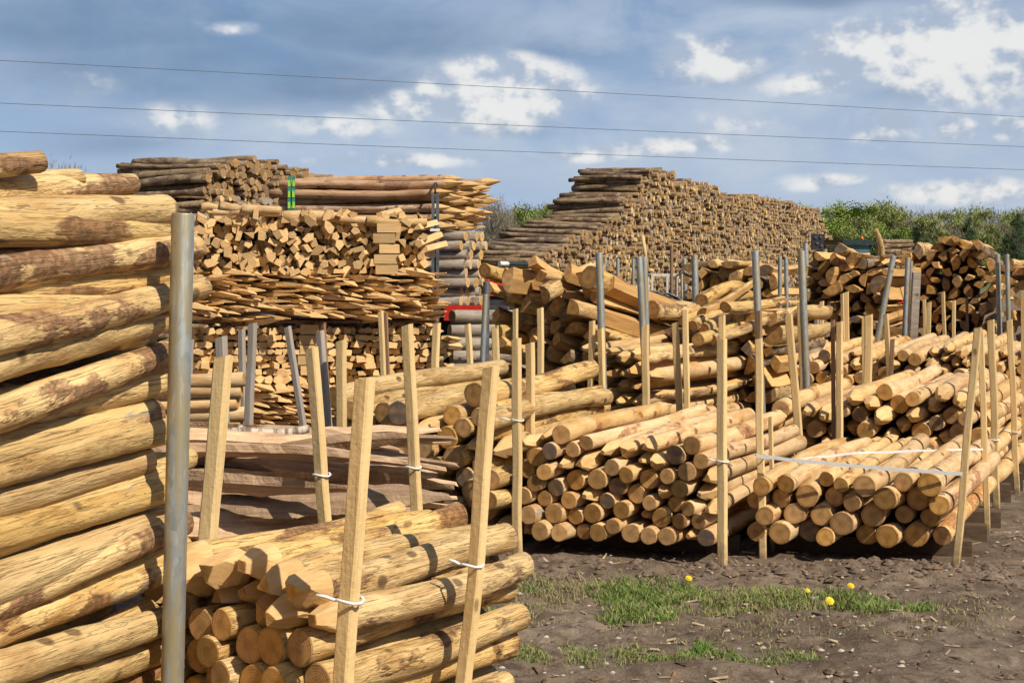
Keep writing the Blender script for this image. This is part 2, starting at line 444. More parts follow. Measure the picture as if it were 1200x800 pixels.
def stack(place, FL, FR, L, top, rmin, rmax, zmin, protos, base_r, kindname, cat, group, seed, adj, tilt=0,
          jl=.05, length=1.0, yaw=.02, maxn=190, overflow=None):
    """FL, FR: front corners on the ground (x, y); L: horizontal log direction; protos(row_z, rg) -> mesh"""
    rg = random.Random(seed); FL = Vector((*FL, 0)); FR = Vector((*FR, 0)); W = FR-FL; w = W.length; Fd = W/w
    L = Vector((*L, 0)).normalized(); c = abs(Fd.x*L.y-Fd.y*L.x)
    cs = pack(w*c, rmin, rmax, top, zmin, rg, maxn); rw = rows(cs, (rmin+rmax)*.87)
    out = []
    for (u, z, r), (q, j) in zip(cs, rw):
        me = protos(z, rg); s = r/base_r*.985
        p = FL+Fd*(u/c)+L*rg.uniform(-jl, jl)+Vector((0, 0, z))
        d = Vector((L.x, L.y, tilt+rg.uniform(-.012, .012))); d.x += rg.uniform(-yaw, yaw)
        o = link(kindname(me), me)
        orient(o, p, d, rg.uniform(0, 6.28), (length*rg.uniform(.96, 1.04), s, s))
        tag(o, f"{adj(me)}, {ordn(q)} row up, {ordn(j)} from left, {place}", cat, group)
        out.append(o)
    return out, cs

def post_name(me): return 'pointed_post' if me.name.startswith('pointed') else 'round_post'
def post_adj(me): return 'pointed peeled post' if me.name.startswith('pointed') else 'blunt peeled post'

def bearers(FL, FR, L, h, n, depth, label, w=.05):
    FL = Vector((*FL, 0)); FR = Vector((*FR, 0)); L = Vector((*L, 0)).normalized()
    for i in range(n):
        a = FL+L*(.34+(depth-.2)*i/(max(1, n-1))); b = FR+L*(.34+(depth-.2)*i/(max(1, n-1)))
        mb = MB(); d = (b-a); ln = d.length; d.normalize(); s = Vector((-d.y, d.x, 0))
        vs = [a+d*(e*ln)+s*(w*f)+Vector((0, 0, g*h*.985-.01*(1-g))) for e in (0, 1) for f in (-1, 1) for g in (0, 1)]
        mb.add(vs, [(0, 1, 3, 2), (4, 6, 7, 5), (0, 4, 5, 1), (2, 3, 7, 6), (0, 2, 6, 4), (1, 5, 7, 3)], 0)
        tag(mb.build('timber_bearer', M['bearer']), f"rough dark bearer, {ordn(i+1)} from the front, under {label}", 'bearer', 'bearers under the stacks')

# ================================================================== STACKS
G_POST = 'peeled posts lying in stacks'
# C: centre front
def top_mix(limit, p_low=.12, p_high=.75):
    def f(z, rg):
        return rg.choice(posts_point) if rg.random() < (p_high if z > limit else p_low) else rg.choice(posts_flat)
    return f
LC = (.46, .89)
def capped(v): return lambda u: v
stack('stack in front centre', (.02, 7.62), (1.07, 7.40), LC, lambda u: .69-.03*u+.02*math.sin(u*7), .041, .054, .085, top_mix(.47),
      .054, post_name, 'fence post', G_POST, 11, post_adj)
bearers((.0, 7.62), (1.08, 7.40), LC, .085, 3, 1.3, 'the front centre stack')
# D: right front
big_flat = [log_mesh('round_post', 1.6, .064, .058, 'flat', 'flat', .03, .06, 16, 12, 80+s, WOOD) for s in range(6)]
stack('banded stack in front right', (1.24, 7.52), (2.25, 7.28), (.46, .89), lambda u: .50+.05*math.sin(u*3.1), .047, .064, .085,
      lambda z, rg: rg.choice(big_flat if rg.random() < .8 else posts_flat), .064, post_name, 'fence post', G_POST, 5, post_adj, jl=.09, yaw=.04, tilt=.02)
bearers((1.22, 7.52), (2.29, 7.28), (.46, .89), .085, 3, 1.2, 'the front right stack')
# E: right, second row
stack('second stack on the right', (1.62, 9.3), (3.05, 9.0), LC, lambda u: .70+.10*min(1, max(0, (u-.3)*5)), .046, .062, .12,
      top_mix(.3, .4, .6), .054, post_name, 'fence post', G_POST, 21, post_adj, jl=.12, tilt=.015)
bearers((1.62, 9.3), (3.1, 9.0), LC, .12, 3, 1.3, 'the second stack on the right')
# F: right, third row
stack('third stack on the right', (1.95, 11.7), (4.1, 11.3), LC, lambda u: .84+.12*u, .043, .056, .48,
      top_mix(2 if False else .72, .15, .65), .054, post_name, 'fence post', G_POST, 31, post_adj, jl=.10, tilt=.02)
bearers((1.95, 11.7), (4.1, 11.3), LC, .48, 3, 1.3, 'the third stack on the right', .09)
# G: behind the rails
gp_flat = [log_mesh('round_post', 1.7, .070, .062, 'flat', 'flat', .035, .06, 18, 14, 120+s, WBIG) for s in range(6)]
gp_pt = [log_mesh('pointed_post', 1.7, .068, .066, 'point', 'flat', .03, .06, 18, 14, 140+s, WBIG, .22) for s in range(4)]
stack('thick-log stack left of the front centre', (-1.10, 8.35), (-.06, 7.62), (.43, .90), lambda u: .77+.05*u, .050, .068, .06,
      lambda z, rg: rg.choice(gp_pt) if rg.random() < .3 else rg.choice(gp_flat), .068, post_name, 'fence post', G_POST, 44, post_adj, jl=.08)
bearers((-1.10, 8.35), (-.06, 7.62), (.43, .90), .06, 3, 1.3, 'the thick-log stack')
for i_, (a_, b_, r_, lab_) in enumerate([(P(392, 466, 8.3), P(588, 431, 9.9), .064, 'long pale log lying highest on the thick-log stack, its round end showing'),
                                   (P(450, 484, 8.05), P(618, 457, 9.5), .062, 'second long log on top of the thick-log stack, below the highest'),
                                   (P(556, 462, 7.9), P(692, 432, 9.3), .068, 'thick log on the right top of the thick-log stack')]):
    o = link('round_post', gp_flat[i_*2]); orient(o, a_, b_-a_, 1.3*i_, ((b_-a_).length/1.7, r_/.068, r_/.068)); tag(o, lab_, 'fence post', G_POST)
# B: near bundle
nb_flat = [log_mesh('round_post', 1.06, .056, .050, 'flat', 'flat', .02, .055, 24, 22, 160+s, WBIG) for s in range(6)]
nb_pt = [log_mesh('pointed_post', 1.10, .060, .052, 'point', 'flat', .03, .055, 28, 26, 180+s, WBIG, .125+.02*(s % 3), 3+s % 2, .34) for s in range(5)]
stack('near bundle by the metal pole', (-1.0, 3.78), (-.445, 3.40), (.58, .81), lambda u: .875-.02*u, .039, .050, .16,
      lambda z, rg: rg.choice(nb_pt) if z > .675 else rg.choice(nb_flat), .055, post_name, 'fence post', G_POST, 52, post_adj, jl=.045, tilt=-.01, yaw=.015, length=.80)
bearers((-1.0, 3.78), (-.445, 3.40), (.58, .81), .16, 2, .5, 'the near bundle', .05)

# A: big near pile on the left: each log listed by where its sides lie along the pile
A = [  # y at x=0, y at end, end x, thick px at x=0, set-back m
 (193, 190, 38, 30, .03), (222, 208, 86, 28, .10), (233, 215, 152, 34, .05), (262, 248, 194, 52, 0), (320, 290, 226, 47, 0),
 (362, 318, 205, 34, .055), (386, 337, 232, 44, 0), (438, 374, 190, 50, .01), (480, 409, 206, 42, 0), (508, 448, 202, 36, .06),
 (553, 500, 208, 44, 0), (592, 538, 233, 36, .035), (628, 570, 205, 42, 0), (664, 604, 222, 38, .05), (698, 612, 214, 46, 0),
 (724, 656, 204, 36, .05), (752, 668, 208, 40, .01), (790, 716, 234, 46, 0), (832, 756, 212, 42, .02), (880, 800, 214, 48, 0),
 (930, 845, 226, 46, .02), (985, 890, 210, 48, 0), (1040, 940, 226, 48, .02), (1090, 985, 214, 46, 0), (1135, 1020, 220, 44, .02)]
for i, (y0, y1, xe, th, sb) in enumerate(A):
    a = P(0, y0, 3.0); dd = 3.0+.75*xe/200; b = P(xe, y1, dd)
    if i < 3: b = P(xe+sb*.95*F/dd+(6 if i == 0 else 0), y1, dd)
    back = Vector((-.95, .3, 0))*sb; a += back; b += back
    d = (b-a).normalized(); st = b-d*rng.uniform(1.75, 1.9); r = th/F*3.0/2*1.10
    ln = (b-st).length
    me = log_mesh('chestnut_log', ln, r*1.02, r*.84, 'flat', 'flat', .026, .085, 28, 60, 300+i, WBIG)
    o = link('chestnut_log', me); orient(o, st, d, rng.uniform(-.4, .4))
    tag(o, ['topmost short stub of log on the big left pile', 'pale log second from top of the big left pile',
            'tapering pale log third from top of the big left pile'][i] if i < 3 else
        f"thick peeled log, {ordn(i+1)} from top along the big left pile's open side", 'log', 'peeled logs piled at the left')
# inner courses of the same pile
for i in range(34):
    z = .08+.096*(i//2)+rng.uniform(-.015, .015); x = -1.02-.115-.13*(i % 2)+.0
    ln = rng.uniform(1.7, 1.9); s = rng.uniform(.9, 1.1)
    me = nb_flat[i % 6]; o = link('chestnut_log', me)
    p = Vector((x-.24, 2.05+rng.uniform(-.1, .1), min(z, 1.64)))
    orient(o, p, (.245, .96, rng.uniform(0, .03)), rng.uniform(0, 6), (ln/1.06, .95*s, .95*s))
    tag(o, f"peeled log in {'second' if i % 2 == 0 else 'third'} course behind the left pile's face, {ordn(i//2+1)} up", 'log', 'peeled logs piled at the left')

# H: weathered cleft rails
def rail_mesh(L, w, h, seed):
    rg = random.Random(seed*7+1); n = rg.choice((4, 5, 5, 6)); off = [Vector((rg.uniform(0, 90), rg.uniform(0, 90), 0)) for _ in range(n)]
    a0 = rg.uniform(0, 1); sh = [(math.cos(a0+6.2832*k/n)*rg.uniform(.75, 1.2), math.sin(a0+6.2832*k/n)*rg.uniform(.6, 1.2)) for k in range(n)]
    N = 44; vs = []; bx_ = [rg.uniform(-1, 1)*.035 for _ in range(4)]; t0, t1 = rg.uniform(.05, .30), rg.uniform(.08, .4)
    for i in range(N+1):
        u = i/N; x = u*L; e = min(1, .25+.75*u/t0)*min(1, .2+.8*(1-u)/t1)
        cy = bx_[0]*math.sin(3.14*u)+bx_[1]*.5*math.sin(6.28*u); cz = bx_[2]*math.sin(3.14*u)+bx_[3]*.5*math.sin(6.28*u)
        for k, (a, b) in enumerate(sh):
            q = 1+.30*noise.noise(off[k]+Vector((x*4, 0, 0)))+.20*noise.noise(off[k]+Vector((x*13, 3, 0)))
            xx = x+(.03*noise.noise(off[k]*3) if i in (0, N) else 0)
            vs.append((xx, cy+a*w*e*q, cz+b*h*q*max(.4, e)))
    mb = MB(); fs = [(i*n+k, (i+1)*n+k, (i+1)*n+(k+1) % n, i*n+(k+1) % n) for i in range(N) for k in range(n)]
    fs += [tuple(range(n)), tuple(N*n+k for k in reversed(range(n)))]
    mb.add(vs, fs, 0, False); return mb.mesh('cleft_rail', [M['rail']])
rails = [rail_mesh(1.35, rng.uniform(.030, .070), rng.uniform(.018, .036), 60+s_) for s_ in range(14)]
k = 0
for lay in range(11):
    for j in range(6):
        z = .40+lay*.045; y = 5.32+j*.15+rng.uniform(-.05, .05)+lay*.012; x = rng.uniform(-1.85, -1.45)
        if j == 0: x = rng.choice((-1.75, -1.6, -1.15, -1.0))+rng.uniform(-.08, .08)
        if lay == 10 and j < 1: continue
        if j == 0 and lay in (2, 5, 9): continue
        o = link('cleft_rail', rails[k % 14]); k += 1
        ang = rng.uniform(-.24, .24) if j else rng.uniform(-.38, .30)
        orient(o, Vector((x, y, z+.0+rng.uniform(-.02, .02))), (math.cos(ang), math.sin(ang)+.03, rng.uniform(-.09, .06)), rng.choice((0, 3.14))+rng.uniform(-.8, .8), (min(rng.uniform(.75, 1.1), (-.22-x)/1.35), rng.uniform(.8, 1.2), 1))
        tag(o, f"rough pinkish-brown cleft rail, {ordn(lay+1)} layer up, {ordn(j+1)} from front in rail heap", 'split rail', 'rough cleft rails in a heap')
for j, x in enumerate((-1.8, -.75)):
    mb = MB(); mb.box((x, 5.72, .18), (.07, .5, .18)); tag(mb.build('timber_bearer', M['brownstake']), f"dark bearer under the {'left' if j == 0 else 'right'} end of the cleft rails", 'bearer', 'bearers under the stacks')
for i, (a, b, r) in enumerate([(P(264, 509, 5.9), P(362, 502, 5.95), .024), (P(280, 502, 6.05), P(346, 508, 6.0), .018)]):
    d = b-a; me = log_mesh('birch_log', d.length, r, r*.8, 'flat', 'flat', .02, .15, 12, 14, 700+i, [M['birch'], M['end'], M['cut']])
    tag(orient(link('birch_log', me), a, d), ['white birch log lying on the cleft rails', 'thin birch log behind the white one on the rails'][i], 'log')

# I: short flat-ended logs, left, behind the rails
for i in range(7):
    y = 444+i*13.5; me = posts_flat[i % 9]; o = link('round_post', me)
    e = P(287-(i % 3)*4, y, 8.6+.02*i)
    orient(o, e, (-1, .04, rng.uniform(-.03, .0)), rng.uniform(0, 6), (.95, .80, .80))
    tag(o, f"round post lying crosswise behind the metal pole, {ordn(i+1)} from top", 'fence post', G_POST)
mb = MB(); mb.box((-2.4, 8.62, .17), (.07, .07, .17)); mb.build('timber_bearer', M['brownstake']); tag(bpy.data.objects[-1] if False else C.objects[-1], 'dark bearer under the crosswise posts', 'bearer', 'bearers under the stacks')

# R: pointed cleft stakes behind the centre stack + N, O, P heaps of split logs
G_SPLIT = 'split logs heaped in the yard'
sp_pt = [split_mesh('split_stake', 1.6, .07, [2.6, 2.0, 3.0][s % 3], 540+s, PS, 12, .95, .8, True, .10, .03) for s in range(5)]
sname = lambda me: 'split_log' if me.name.startswith('split_log') else 'split_stake'
stack('stack behind the front centre', (.50, 10.4), (1.05, 10.0), (.55, .83), lambda u: 1.02, .05, .068, .35,
      lambda z, rg: rg.choice(sp_pt+posts_point[:3]), .062, lambda me: 'pointed_post' if 'pointed' in me.name else 'split_stake', 'fence post', G_POST, 61,
      lambda me: 'pointed peeled post' if 'pointed' in me.name else 'pointed cleft stake', jl=.08)
bearers((.50, 10.4), (1.05, 10.0), (.55, .83), .35, 2, 1.2, 'the pointed stakes', .09)
sadj = lambda me: 'cleft log'
def heap(place, FL, FR, L, top, rmin, rmax, zmin, seed, tilt=0, jl=.1, length=1.0, yaw=.08, depth=.9):
    o, cs = stack(place, FL, FR, L, top, rmin, rmax, zmin, lambda z, rg: rg.choice(split_logs), .073, sname, 'split log', G_SPLIT, seed, sadj, tilt, jl, length, yaw)
    if zmin > .1: bearers(FL, FR, L, zmin, 2, depth, place, .10)
    return o
heap('leaning heap in the middle', (-.22, 11.4), (.78, 11.0), (.72, .70), lambda u: 1.50+.10*math.sin(u*3)-.22*max(0,u-.6), .055, .085, .62, 71, -.20, .12, 1.1, .2)
heap('heap right of the middle', (1.2, 11.4), (2.12, 11.2), (.5, .86), lambda u: 1.12+.1*u, .05, .08, .45, 72, 0, .1, 1.1, .16)
heap('heap before the far log pile', (2.15, 18.2), (3.35, 17.8), (.4, .9), lambda u: 1.72-.05*abs(u-.5), .07, .095, .95, 73, 0, .1, 1.1, .12)
heap('tall right heap left of the gap', (2.88, 14.3), (3.72, 14.0), (.45, .89), lambda u: 1.60+.12*math.sin(u*3), .046, .072, .5, 74, 0, .12, 1.1, .07)
heap('tall right heap right of the gap', (4.15, 15.2), (5.08, 14.9), (.4, .9), lambda u: 1.68+.2*math.sin(u*3.1), .048, .074, .6, 75, 0, .12, 1.1, .07)
heap('heap at the right edge', (4.82, 14.0), (5.3, 13.9), (.4, .9), lambda u: 1.66, .055, .08, .6, 76, 0, .1, 1.1, .1)
ROUNDS = [log_mesh('split_log', 1.2, .085, .07, 'flat', 'flat', .05, .09, 16, 14, 960+q_, WBIG) for q_ in range(5)]
# loose pieces lying on top of the heaps (px, py near end -> px, py far end, depth, radius scale, which)
for i, (x0, y0, x1, y1, d0, d1, s, lab) in enumerate([
  (568, 317, 640, 326, 11.4, 11.9, .75, 'thin crooked log poking out left on top of the middle heap'),
  (624, 306, 660, 328, 11.0, 11.8, .85, 'short cleft log standing proud on top of the middle heap'),
  (595, 327, 660, 345, 10.9, 11.9, .95, 'long cleft log sloping right across the middle heap top'),
  (638, 345, 705, 312, 11.0, 11.8, .85, 'cleft log rising to the right on the middle heap'),
  (690, 325, 785, 378, 10.9, 12.0, 1.1, 'thick log sloping down to the right beside the metal poles'),
  (672, 360, 770, 400, 10.8, 11.8, 1.1, 'long flat-faced log sloping down below the thick one'),
  (705, 392, 800, 412, 10.8, 11.6, .95, 'lowest sloping log between the two metal poles'),
  (765, 362, 830, 358, 11.2, 11.8, .85, 'pale crooked log lying level right of the metal poles'),
  (822, 366, 880, 332, 11.0, 12.0, .6, 'long cleft log rising right on the heap right of middle'),
  (825, 386, 905, 356, 10.9, 12.0, .62, 'widest pale log rising across the heap right of middle'),
  (850, 360, 918, 352, 10.9, 11.6, .55, 'pale pointed log lying level just right of the galvanised pole'),
  (800, 376, 880, 345, 11.1, 12.1, .5, 'slim pale log under the blunt orange-ended one'),
  (835, 398, 915, 372, 10.8, 11.5, .5, 'slim bark-edged slab below the rising pale logs'),
  (812, 382, 862, 366, 10.9, 11.4, .55, 'short blunt pale log at the left of the rising group'),
  (822, 352, 868, 335, 11.6, 12.4, .7, 'blunt log with orange end above the pale logs'),
  (818, 398, 868, 372, 10.7, 11.4, .6, 'small pointed cleft piece under the rising pale logs'),
  (1034, 304, 1026, 272, 14.0, 14.2, .62, 'log end sticking up between tractor and leaning metal pole'),
  (985, 292, 1010, 306, 14.0, 14.9, 1.0, 'cleft log topping the tall heap before the tractor'),
  (1120, 280, 1128, 290, 14.9, 15.8, .65, 'cleft log at the very top of the right-hand heap'),
  (1145, 286, 1168, 300, 14.7, 15.6, .8, 'cleft log overhanging the right heap near the metal pole')]):
    a, b = P(x0, y0, d0), P(x1, y1, d1); d = b-a
    rnd_ = 'thick log sloping' in lab or 'pale' in lab or 'crooked' in lab
    o = link('split_log', ROUNDS[i % 5] if rnd_ else split_logs[(i*5+1) % 12]); orient(o, a, d, rng.uniform(0, 6), (max(.3, d.length/1.2), s, s))
    tag(o, lab, 'split log', G_SPLIT)
# grey logs lying level at (530-570, 365-430)
for i in range(7):
    y = 371+i*15.5; e0 = P(530-(i*3) % 8, y, 13.2+.02*(i % 2)); e1 = P(600, y+1, 13.5); dv = e1-e0
    me = log_mesh('grey_log', dv.length+.5, .062, .058, 'flat', 'flat', .01, .05, 12, 8, 720+i, [M['greybark'], M['farend'], M['cut']])
    tag(orient(link('grey_log', me), e0, dv, i), f"smooth grey log left of the middle heap, {ordn(i+1)} from top", 'log', 'smooth grey logs lying level')
mb = MB(); mb.box((-.35, 13.35, .07), (.3, .12, .07)); tag(mb.build('timber_bearer', M['brownstake']), 'dark bearer under the smooth grey logs', 'bearer', 'bearers under the stacks')

# ------------------------------------------------------------------ K: pegs
def prism(mb, p, d, w, h, L, rg, tip=0, mats=(0, 1), n=None):
    """irregular 4/5-sided peg; p = near end centre, d = direction away from viewer"""
    d = Vector(d).normalized(); s = Vector((0, 0, 1)).cross(d).normalized(); u = d.cross(s); n = n or rg.choice((4, 4, 5))
    a0 = rg.uniform(0, 6.28) if n == 5 else math.pi/4+rg.uniform(-.35, .35)
    sh = [(math.cos(a0+6.2832*k/n)*rg.uniform(.7, 1.2)*1.28, math.sin(a0+6.2832*k/n)*rg.uniform(.7, 1.2)*1.28) for k in range(n)]
    vs = []
    prof = [(0, 1), (L, 1)] if not tip else [(0, .12), (tip, 1), (L, 1)]
    for x, sc in prof:
        for a, b in sh: vs.append(p+d*x+s*(a*w/2*sc)+u*(b*h/2*sc))
    fs = []
    m = len(prof)
    for i in range(m-1):
        for k in range(n):
            k2 = (k+1) % n; fs.append((i*n+k, (i+1)*n+k, (i+1)*n+k2, i*n+k2))
    mb.add(vs, fs, mats[0]); b = len(mb.v)-len(vs)
    mb.f.append(tuple(b+k for k in range(n))); mb.m.append(mats[1]); mb.sm.append(False)
    mb.f.append(tuple(b+(m-1)*n+k for k in reversed(range(n)))); mb.m.append(mats[1]); mb.sm.append(False)

peg_m = []
for s in range(14):
    mb = MB(); rg = random.Random(900+s); prism(mb, Vector((0, 0, 0)), (1, 0, 0), .070*rg.uniform(.75, 1.45), .060*rg.uniform(.7, 1.15), .62, rg, 0, (0, 1), rg.choice((4, 4, 5, 6, 3)))
    peg_m.append(mb.mesh('peg', [M['peg'], M['peg']]))
LK = Vector((-.05, 1, 0)); Ktop = lambda px: 250-4*math.sin(px*.03)
cnt = 0
for row in range(9):
    for col in range(29):
        z = 1.50+.058*row; x = -2.68+.068*col+(.034 if row % 2 else 0)+rng.uniform(-.012, .012)
        if row == 8 and rng.random() < .35: continue
        if 12.5 < (x+2.68)/.068 and False: pass
        d = Vector((LK.x+rng.uniform(-.38, .30), LK.y, rng.uniform(-.18, .14)))
        o = link('peg', peg_m[rng.randrange(14)]); orient(o, Vector((x, 12.0+rng.uniform(-.13, .06), z+rng.uniform(-.014, .014))), d, rng.uniform(0, 6.28))
        tag(o, f"pale blocky peg, {ordn(row+1)} row up, {ordn(col+1)} from left, upper peg bundle", 'peg', 'pegs in the tall bundle behind the stakes')
        cnt += 1
mb = MB(); rg = random.Random(4)
for row in range(9):                     # slanting tips under the upper bundle
    for col in range(19):
        z = 1.11+.045*row; x = -2.62+.115*col+rg.uniform(-.05, .05)
        prism(mb, Vector((x, 11.72+rg.uniform(-.09, .07)+.02*row, z+rg.uniform(-.016, .016))), (-.60+rg.uniform(-.35, .25), .78, rg.uniform(-.10, .16)), .125*rg.uniform(.7, 1.2), .050*rg.uniform(.8, 1.2), .75, rg, rg.uniform(.2, .34), (0, 0), 4)
for row in range(9):                     # lower bundle ends
    for col in range(33):
        z = .53+.058*row; x = -2.72+.066*col+(.033 if row % 2 else 0)+rg.uniform(-.012, .012)
        prism(mb, Vector((x, 11.95+rg.uniform(-.10, .05), z)), (LK.x+rg.uniform(-.38, .30), LK.y, rg.uniform(-.18, .14)), .064*rg.uniform(.75, 1.5), .056*rg.uniform(.7, 1.15), .62, rg, 0, (0, 1), rg.choice((4, 4, 5, 6)))
for row in range(11):
    for col in range(19):
        z = .06+.045*row; x = -2.62+.115*col+rg.uniform(-.05, .05)
        prism(mb, Vector((x, 11.75+rg.uniform(-.08, .06), z)), (-.60+rg.uniform(-.3, .2), .78, rg.uniform(-.08, .12)), .12, .048, .75, rg, rg.uniform(.2, .32), (0, 0), 4)
tag(mb.build('pegs', [M['peg'], M['peg']]), 'mass of pale pointed pegs below and beside the upper peg bundle', 'pegs', None, 'stuff')
# boards laid level and the neat column of squared blocks
for i in range(5):
    a = P(442-(i % 2)*3, 267+i*12.2, 11.90); mb = MB(); mb.box((.09, 0, 0), (.10-.008*(i % 3), .30, .039))
    o = mb.build('squared_block', M['peg']); o.location = a+Vector((0, .3, 0)); o.rotation_euler.z = rng.uniform(-.06, .06)
    tag(o, f"squared pale block in the neat column on the upper pegs, {ordn(i+1)} from top", 'block', 'squared blocks among the pegs')
for i in range(5):
    a = P(352-(i % 2)*2, 386+i*12.0, 11.86); mb = MB(); mb.box((.07, 0, 0), (.075-.006*(i % 3), .30, .038))
    o = mb.build('squared_block', M['peg']); o.location = a+Vector((0, .3, 0)); o.rotation_euler.z = rng.uniform(-.06, .06)
    tag(o, f"squared block in the lower column beside the leaning grey stake, {ordn(i+1)} from top", 'block', 'squared blocks among the pegs')
for i, (x0, x1, y, r) in enumerate([(236, 258, 243, .035), (258, 288, 241, .04), (285, 330, 246, .045), (332, 400, 254, .05), (395, 430, 257, .035), (430, 500, 259, .04), (362, 385, 250, .03), (250, 330, 249, .03)]):
    a, b = P(x0, y, 11.95), P(x1, y+1.5, 11.97); d = b-a
    o = link('peg', log_mesh('peg', d.length, r, r*.85, 'flat', 'flat', .012, .07, 12, 8, 760+i, WOOD)); orient(o, a, d)
    tag(o, f"peg lying level along the top of the upper bundle, {ordn(i+1)} from left", 'peg', 'pegs laid level on top')
mb = MB()
for x in (-2.3, -1.6, -.95): mb.box((x, 12.25, 1.05), (.05, .35, .018))
for y in (12.0, 12.45): mb.box((-1.62, y, 1.07), (.98, .04, .012))
tag(mb.build('pallet', M['brownstake']), 'dark pallet boards between the upper and lower peg bundles', 'pallet')

# ------------------------------------------------------------------ M: trailer load of long poles
AX = Vector((.955, -.295, 0))
M['pole'] = wood_side('dried pole wood', (.44, .26, .15), (.62, .42, .26), (.16, .085, .05), .56)
poles_pt = [log_mesh('long_pole', 2.5, .052, .050, 'flat', 'point', .035, .07, 10, 14, 800+s, [M['pole'], M['end'], M['cut']], .24) for s in range(6)]
pole_bk = [log_mesh('long_pole', 2.2, .050, .050, 'flat', 'flat', .02, .06, 10, 8, 820+s, [M['greybark'], M['farend'], M['cut']]) for s in range(5)]
T0 = P(548, 300, 13.9); T0.z = 0
perp = Vector((.295, .955, 0))
for row in range(6):
    for col in range(8):
        z = 1.93+.086*row+(.02*math.sin(col*2.3+row) if col else 0); p = T0+perp*(col*.085+(.04 if row % 2 else 0))+AX*(rng.uniform(-.08, .08)-2.12+.022*col+.05*(row > 2))
        if row == 5 and col in (4,): continue
        o = link('long_pole', poles_pt[rng.randrange(6)]); orient(o, p+Vector((0, 0, z)), AX+Vector((0, 0, rng.uniform(-.012, .012))), rng.uniform(0, 6), (.79, .86, .86))
        tag(o, f"pointed pole, {ordn(row+1)} row up, {ordn(col+1)} from front, strapped upper bundle", 'pole', 'pointed poles in the strapped bundle')
for row in range(8):
    for col in range(6):
        z = 1.19+.091*row; p = T0+perp*(col*.097+(.045 if row % 2 else 0))+AX*(rng.uniform(-.10, .03)-1.84)
        o = link('long_pole', pole_bk[rng.randrange(5)]); orient(o, p+Vector((0, 0, z)), AX, rng.uniform(0, 6), (.845, 1, 1))
        tag(o, f"greyish blunt pole, {ordn(row+1)} row up, {ordn(col+1)} from front, below the pointed poles", 'pole', 'blunt poles under the strapped bundle')
tr = empty('flatbed_trailer', T0, math.atan2(AX.y, AX.x)); tag(tr, 'dark flatbed trailer with a red end panel under the pole load', 'trailer')
mb = MB(); mb.box((-1.1, .25, 1.08), (1.3, .42, .055)); mb.box((-1.1, .25, .93), (1.25, .08, .08)); mb.build('bed', M['black'], tr)
mb = MB(); mb.box((.02, -.19, 1.085), (.19, .02, .075)); mb.build('end_panel', M['red'], tr)
for x, y in ((-.6, -.15), (-1.7, -.15), (-.6, .65), (-1.7, .65)):
    mb = MB(); mb.tube([(x, y-.09, .42), (x, y+.09, .42)], .42, 20); w = mb.build('wheel', M['rubber'], tr)
    mb = MB(); mb.tube([(x, y-.10, .42), (x, y+.10, .42)], .2, 16); mb.build('rim', M['dark'], w)
mb = MB(); mb.box((-.6, .25, .42), (.05, .5, .05)); mb.box((-1.7, .25, .42), (.05, .5, .05)); mb.box((-.6, .25, .65), (.05, .05, .25)); mb.box((-1.7, .25, .65), (.05, .05, .25)); mb.build('axle', M['black'], tr)
# post and straps of the load
up = empty('load_post', P(510, 350, 13.2)); up.location.z = 0; tag(up, 'dark upright steel post holding the pole bundle, white clip halfway', 'steel post')
mb = MB(); mb.box((-.02, 0, 1.09), (.013, .03, 1.12)); mb.box((.022, 0, 1.09), (.013, .03, 1.12)); mb.box((0, .02, 1.0), (.012, .01, 1.0)); mb.build('upright', M['dark'], up)
mb = MB(); mb.box((0, -.035, 1.87), (.045, .008, .012)); mb.build('clip', M['white'], up)
mb = MB(); q = P(510, 225, 13.25)
mb.tube([q+Vector((0, -.0, -.02)), q+Vector((.0, 0, .08)), P(512, 217, 13.4), P(511, 214.5, 13.7), P(508, 215.5, 14.4)], .012, 6)
tag(mb.build('tie_strap', M['black']), 'black tie strap looped over the pole bundle from the dark post', 'strap')
for k, px in enumerate((345.5, 350.5)):
    b0 = T0+AX*(-1.88+.045*k)-perp*.075
    st = empty('ratchet_strap', (b0.x, b0.y, 1.87)); tag(st, ['lime and teal strap round the left end of the pole bundle, left one', 'lime and teal strap round the left end of the pole bundle, right one'][k], 'strap', 'lime straps on the pole bundle')
    mb = MB(); mb.box((0, 0, .28), (.016, .006, .29)); mb.build('webbing', M['teal'], st)
    mb = MB()
    for j in range(5): mb.box((rng.uniform(-.004, .004), -.008, .06+.11*j), (.012, .004, .032))
    mb.build('lime_patch', M['greenstrap'], st)
# second red machine panel
mc = empty('red_trailer', P(577, 335, 14.6)); mc.location.z = 0; tag(mc, 'red painted trailer end with white lettering behind the middle heap', 'trailer')
mb = MB(); mb.box((.06, 0, 1.36), (.13, .03, .13)); mb.build('panel', M['red'], mc)
mb = MB()
for j in range(3): mb.box((-.035, -.034, 1.29+.06*j), (.012, .003, .022)); mb.box((-.012, -.034, 1.30+.06*j), (.012, .003, .008))
mb.build('lettering', M['white'], mc)
mb = MB(); mb.box((.06, .5, 1.18), (.2, .5, .05)); mb.box((-.05, .0, .6), (.03, .03, .6)); mb.box((.2, .0, .6), (.03, .03, .6)); mb.box((-.05, .95, .6), (.03, .03, .6)); mb.box((.2, .95, .6), (.03, .03, .6)); mb.build('frame', M['black'], mc)
pl = MB(); pl.tube([P(583, 309, 15.5), P(622, 310, 15.9)], .022, 10); tag(pl.build('green_pipe', M['tractor']), 'dark green pipe with a white sleeve in front of the far logs', 'pipe')
pl = MB(); pl.tube([P(585, 309, 15.45), P(595, 309.2, 15.55)], .026, 10); C.objects[-1]
o = pl.build('sleeve', M['white'], bpy.data.objects['green_pipe'])

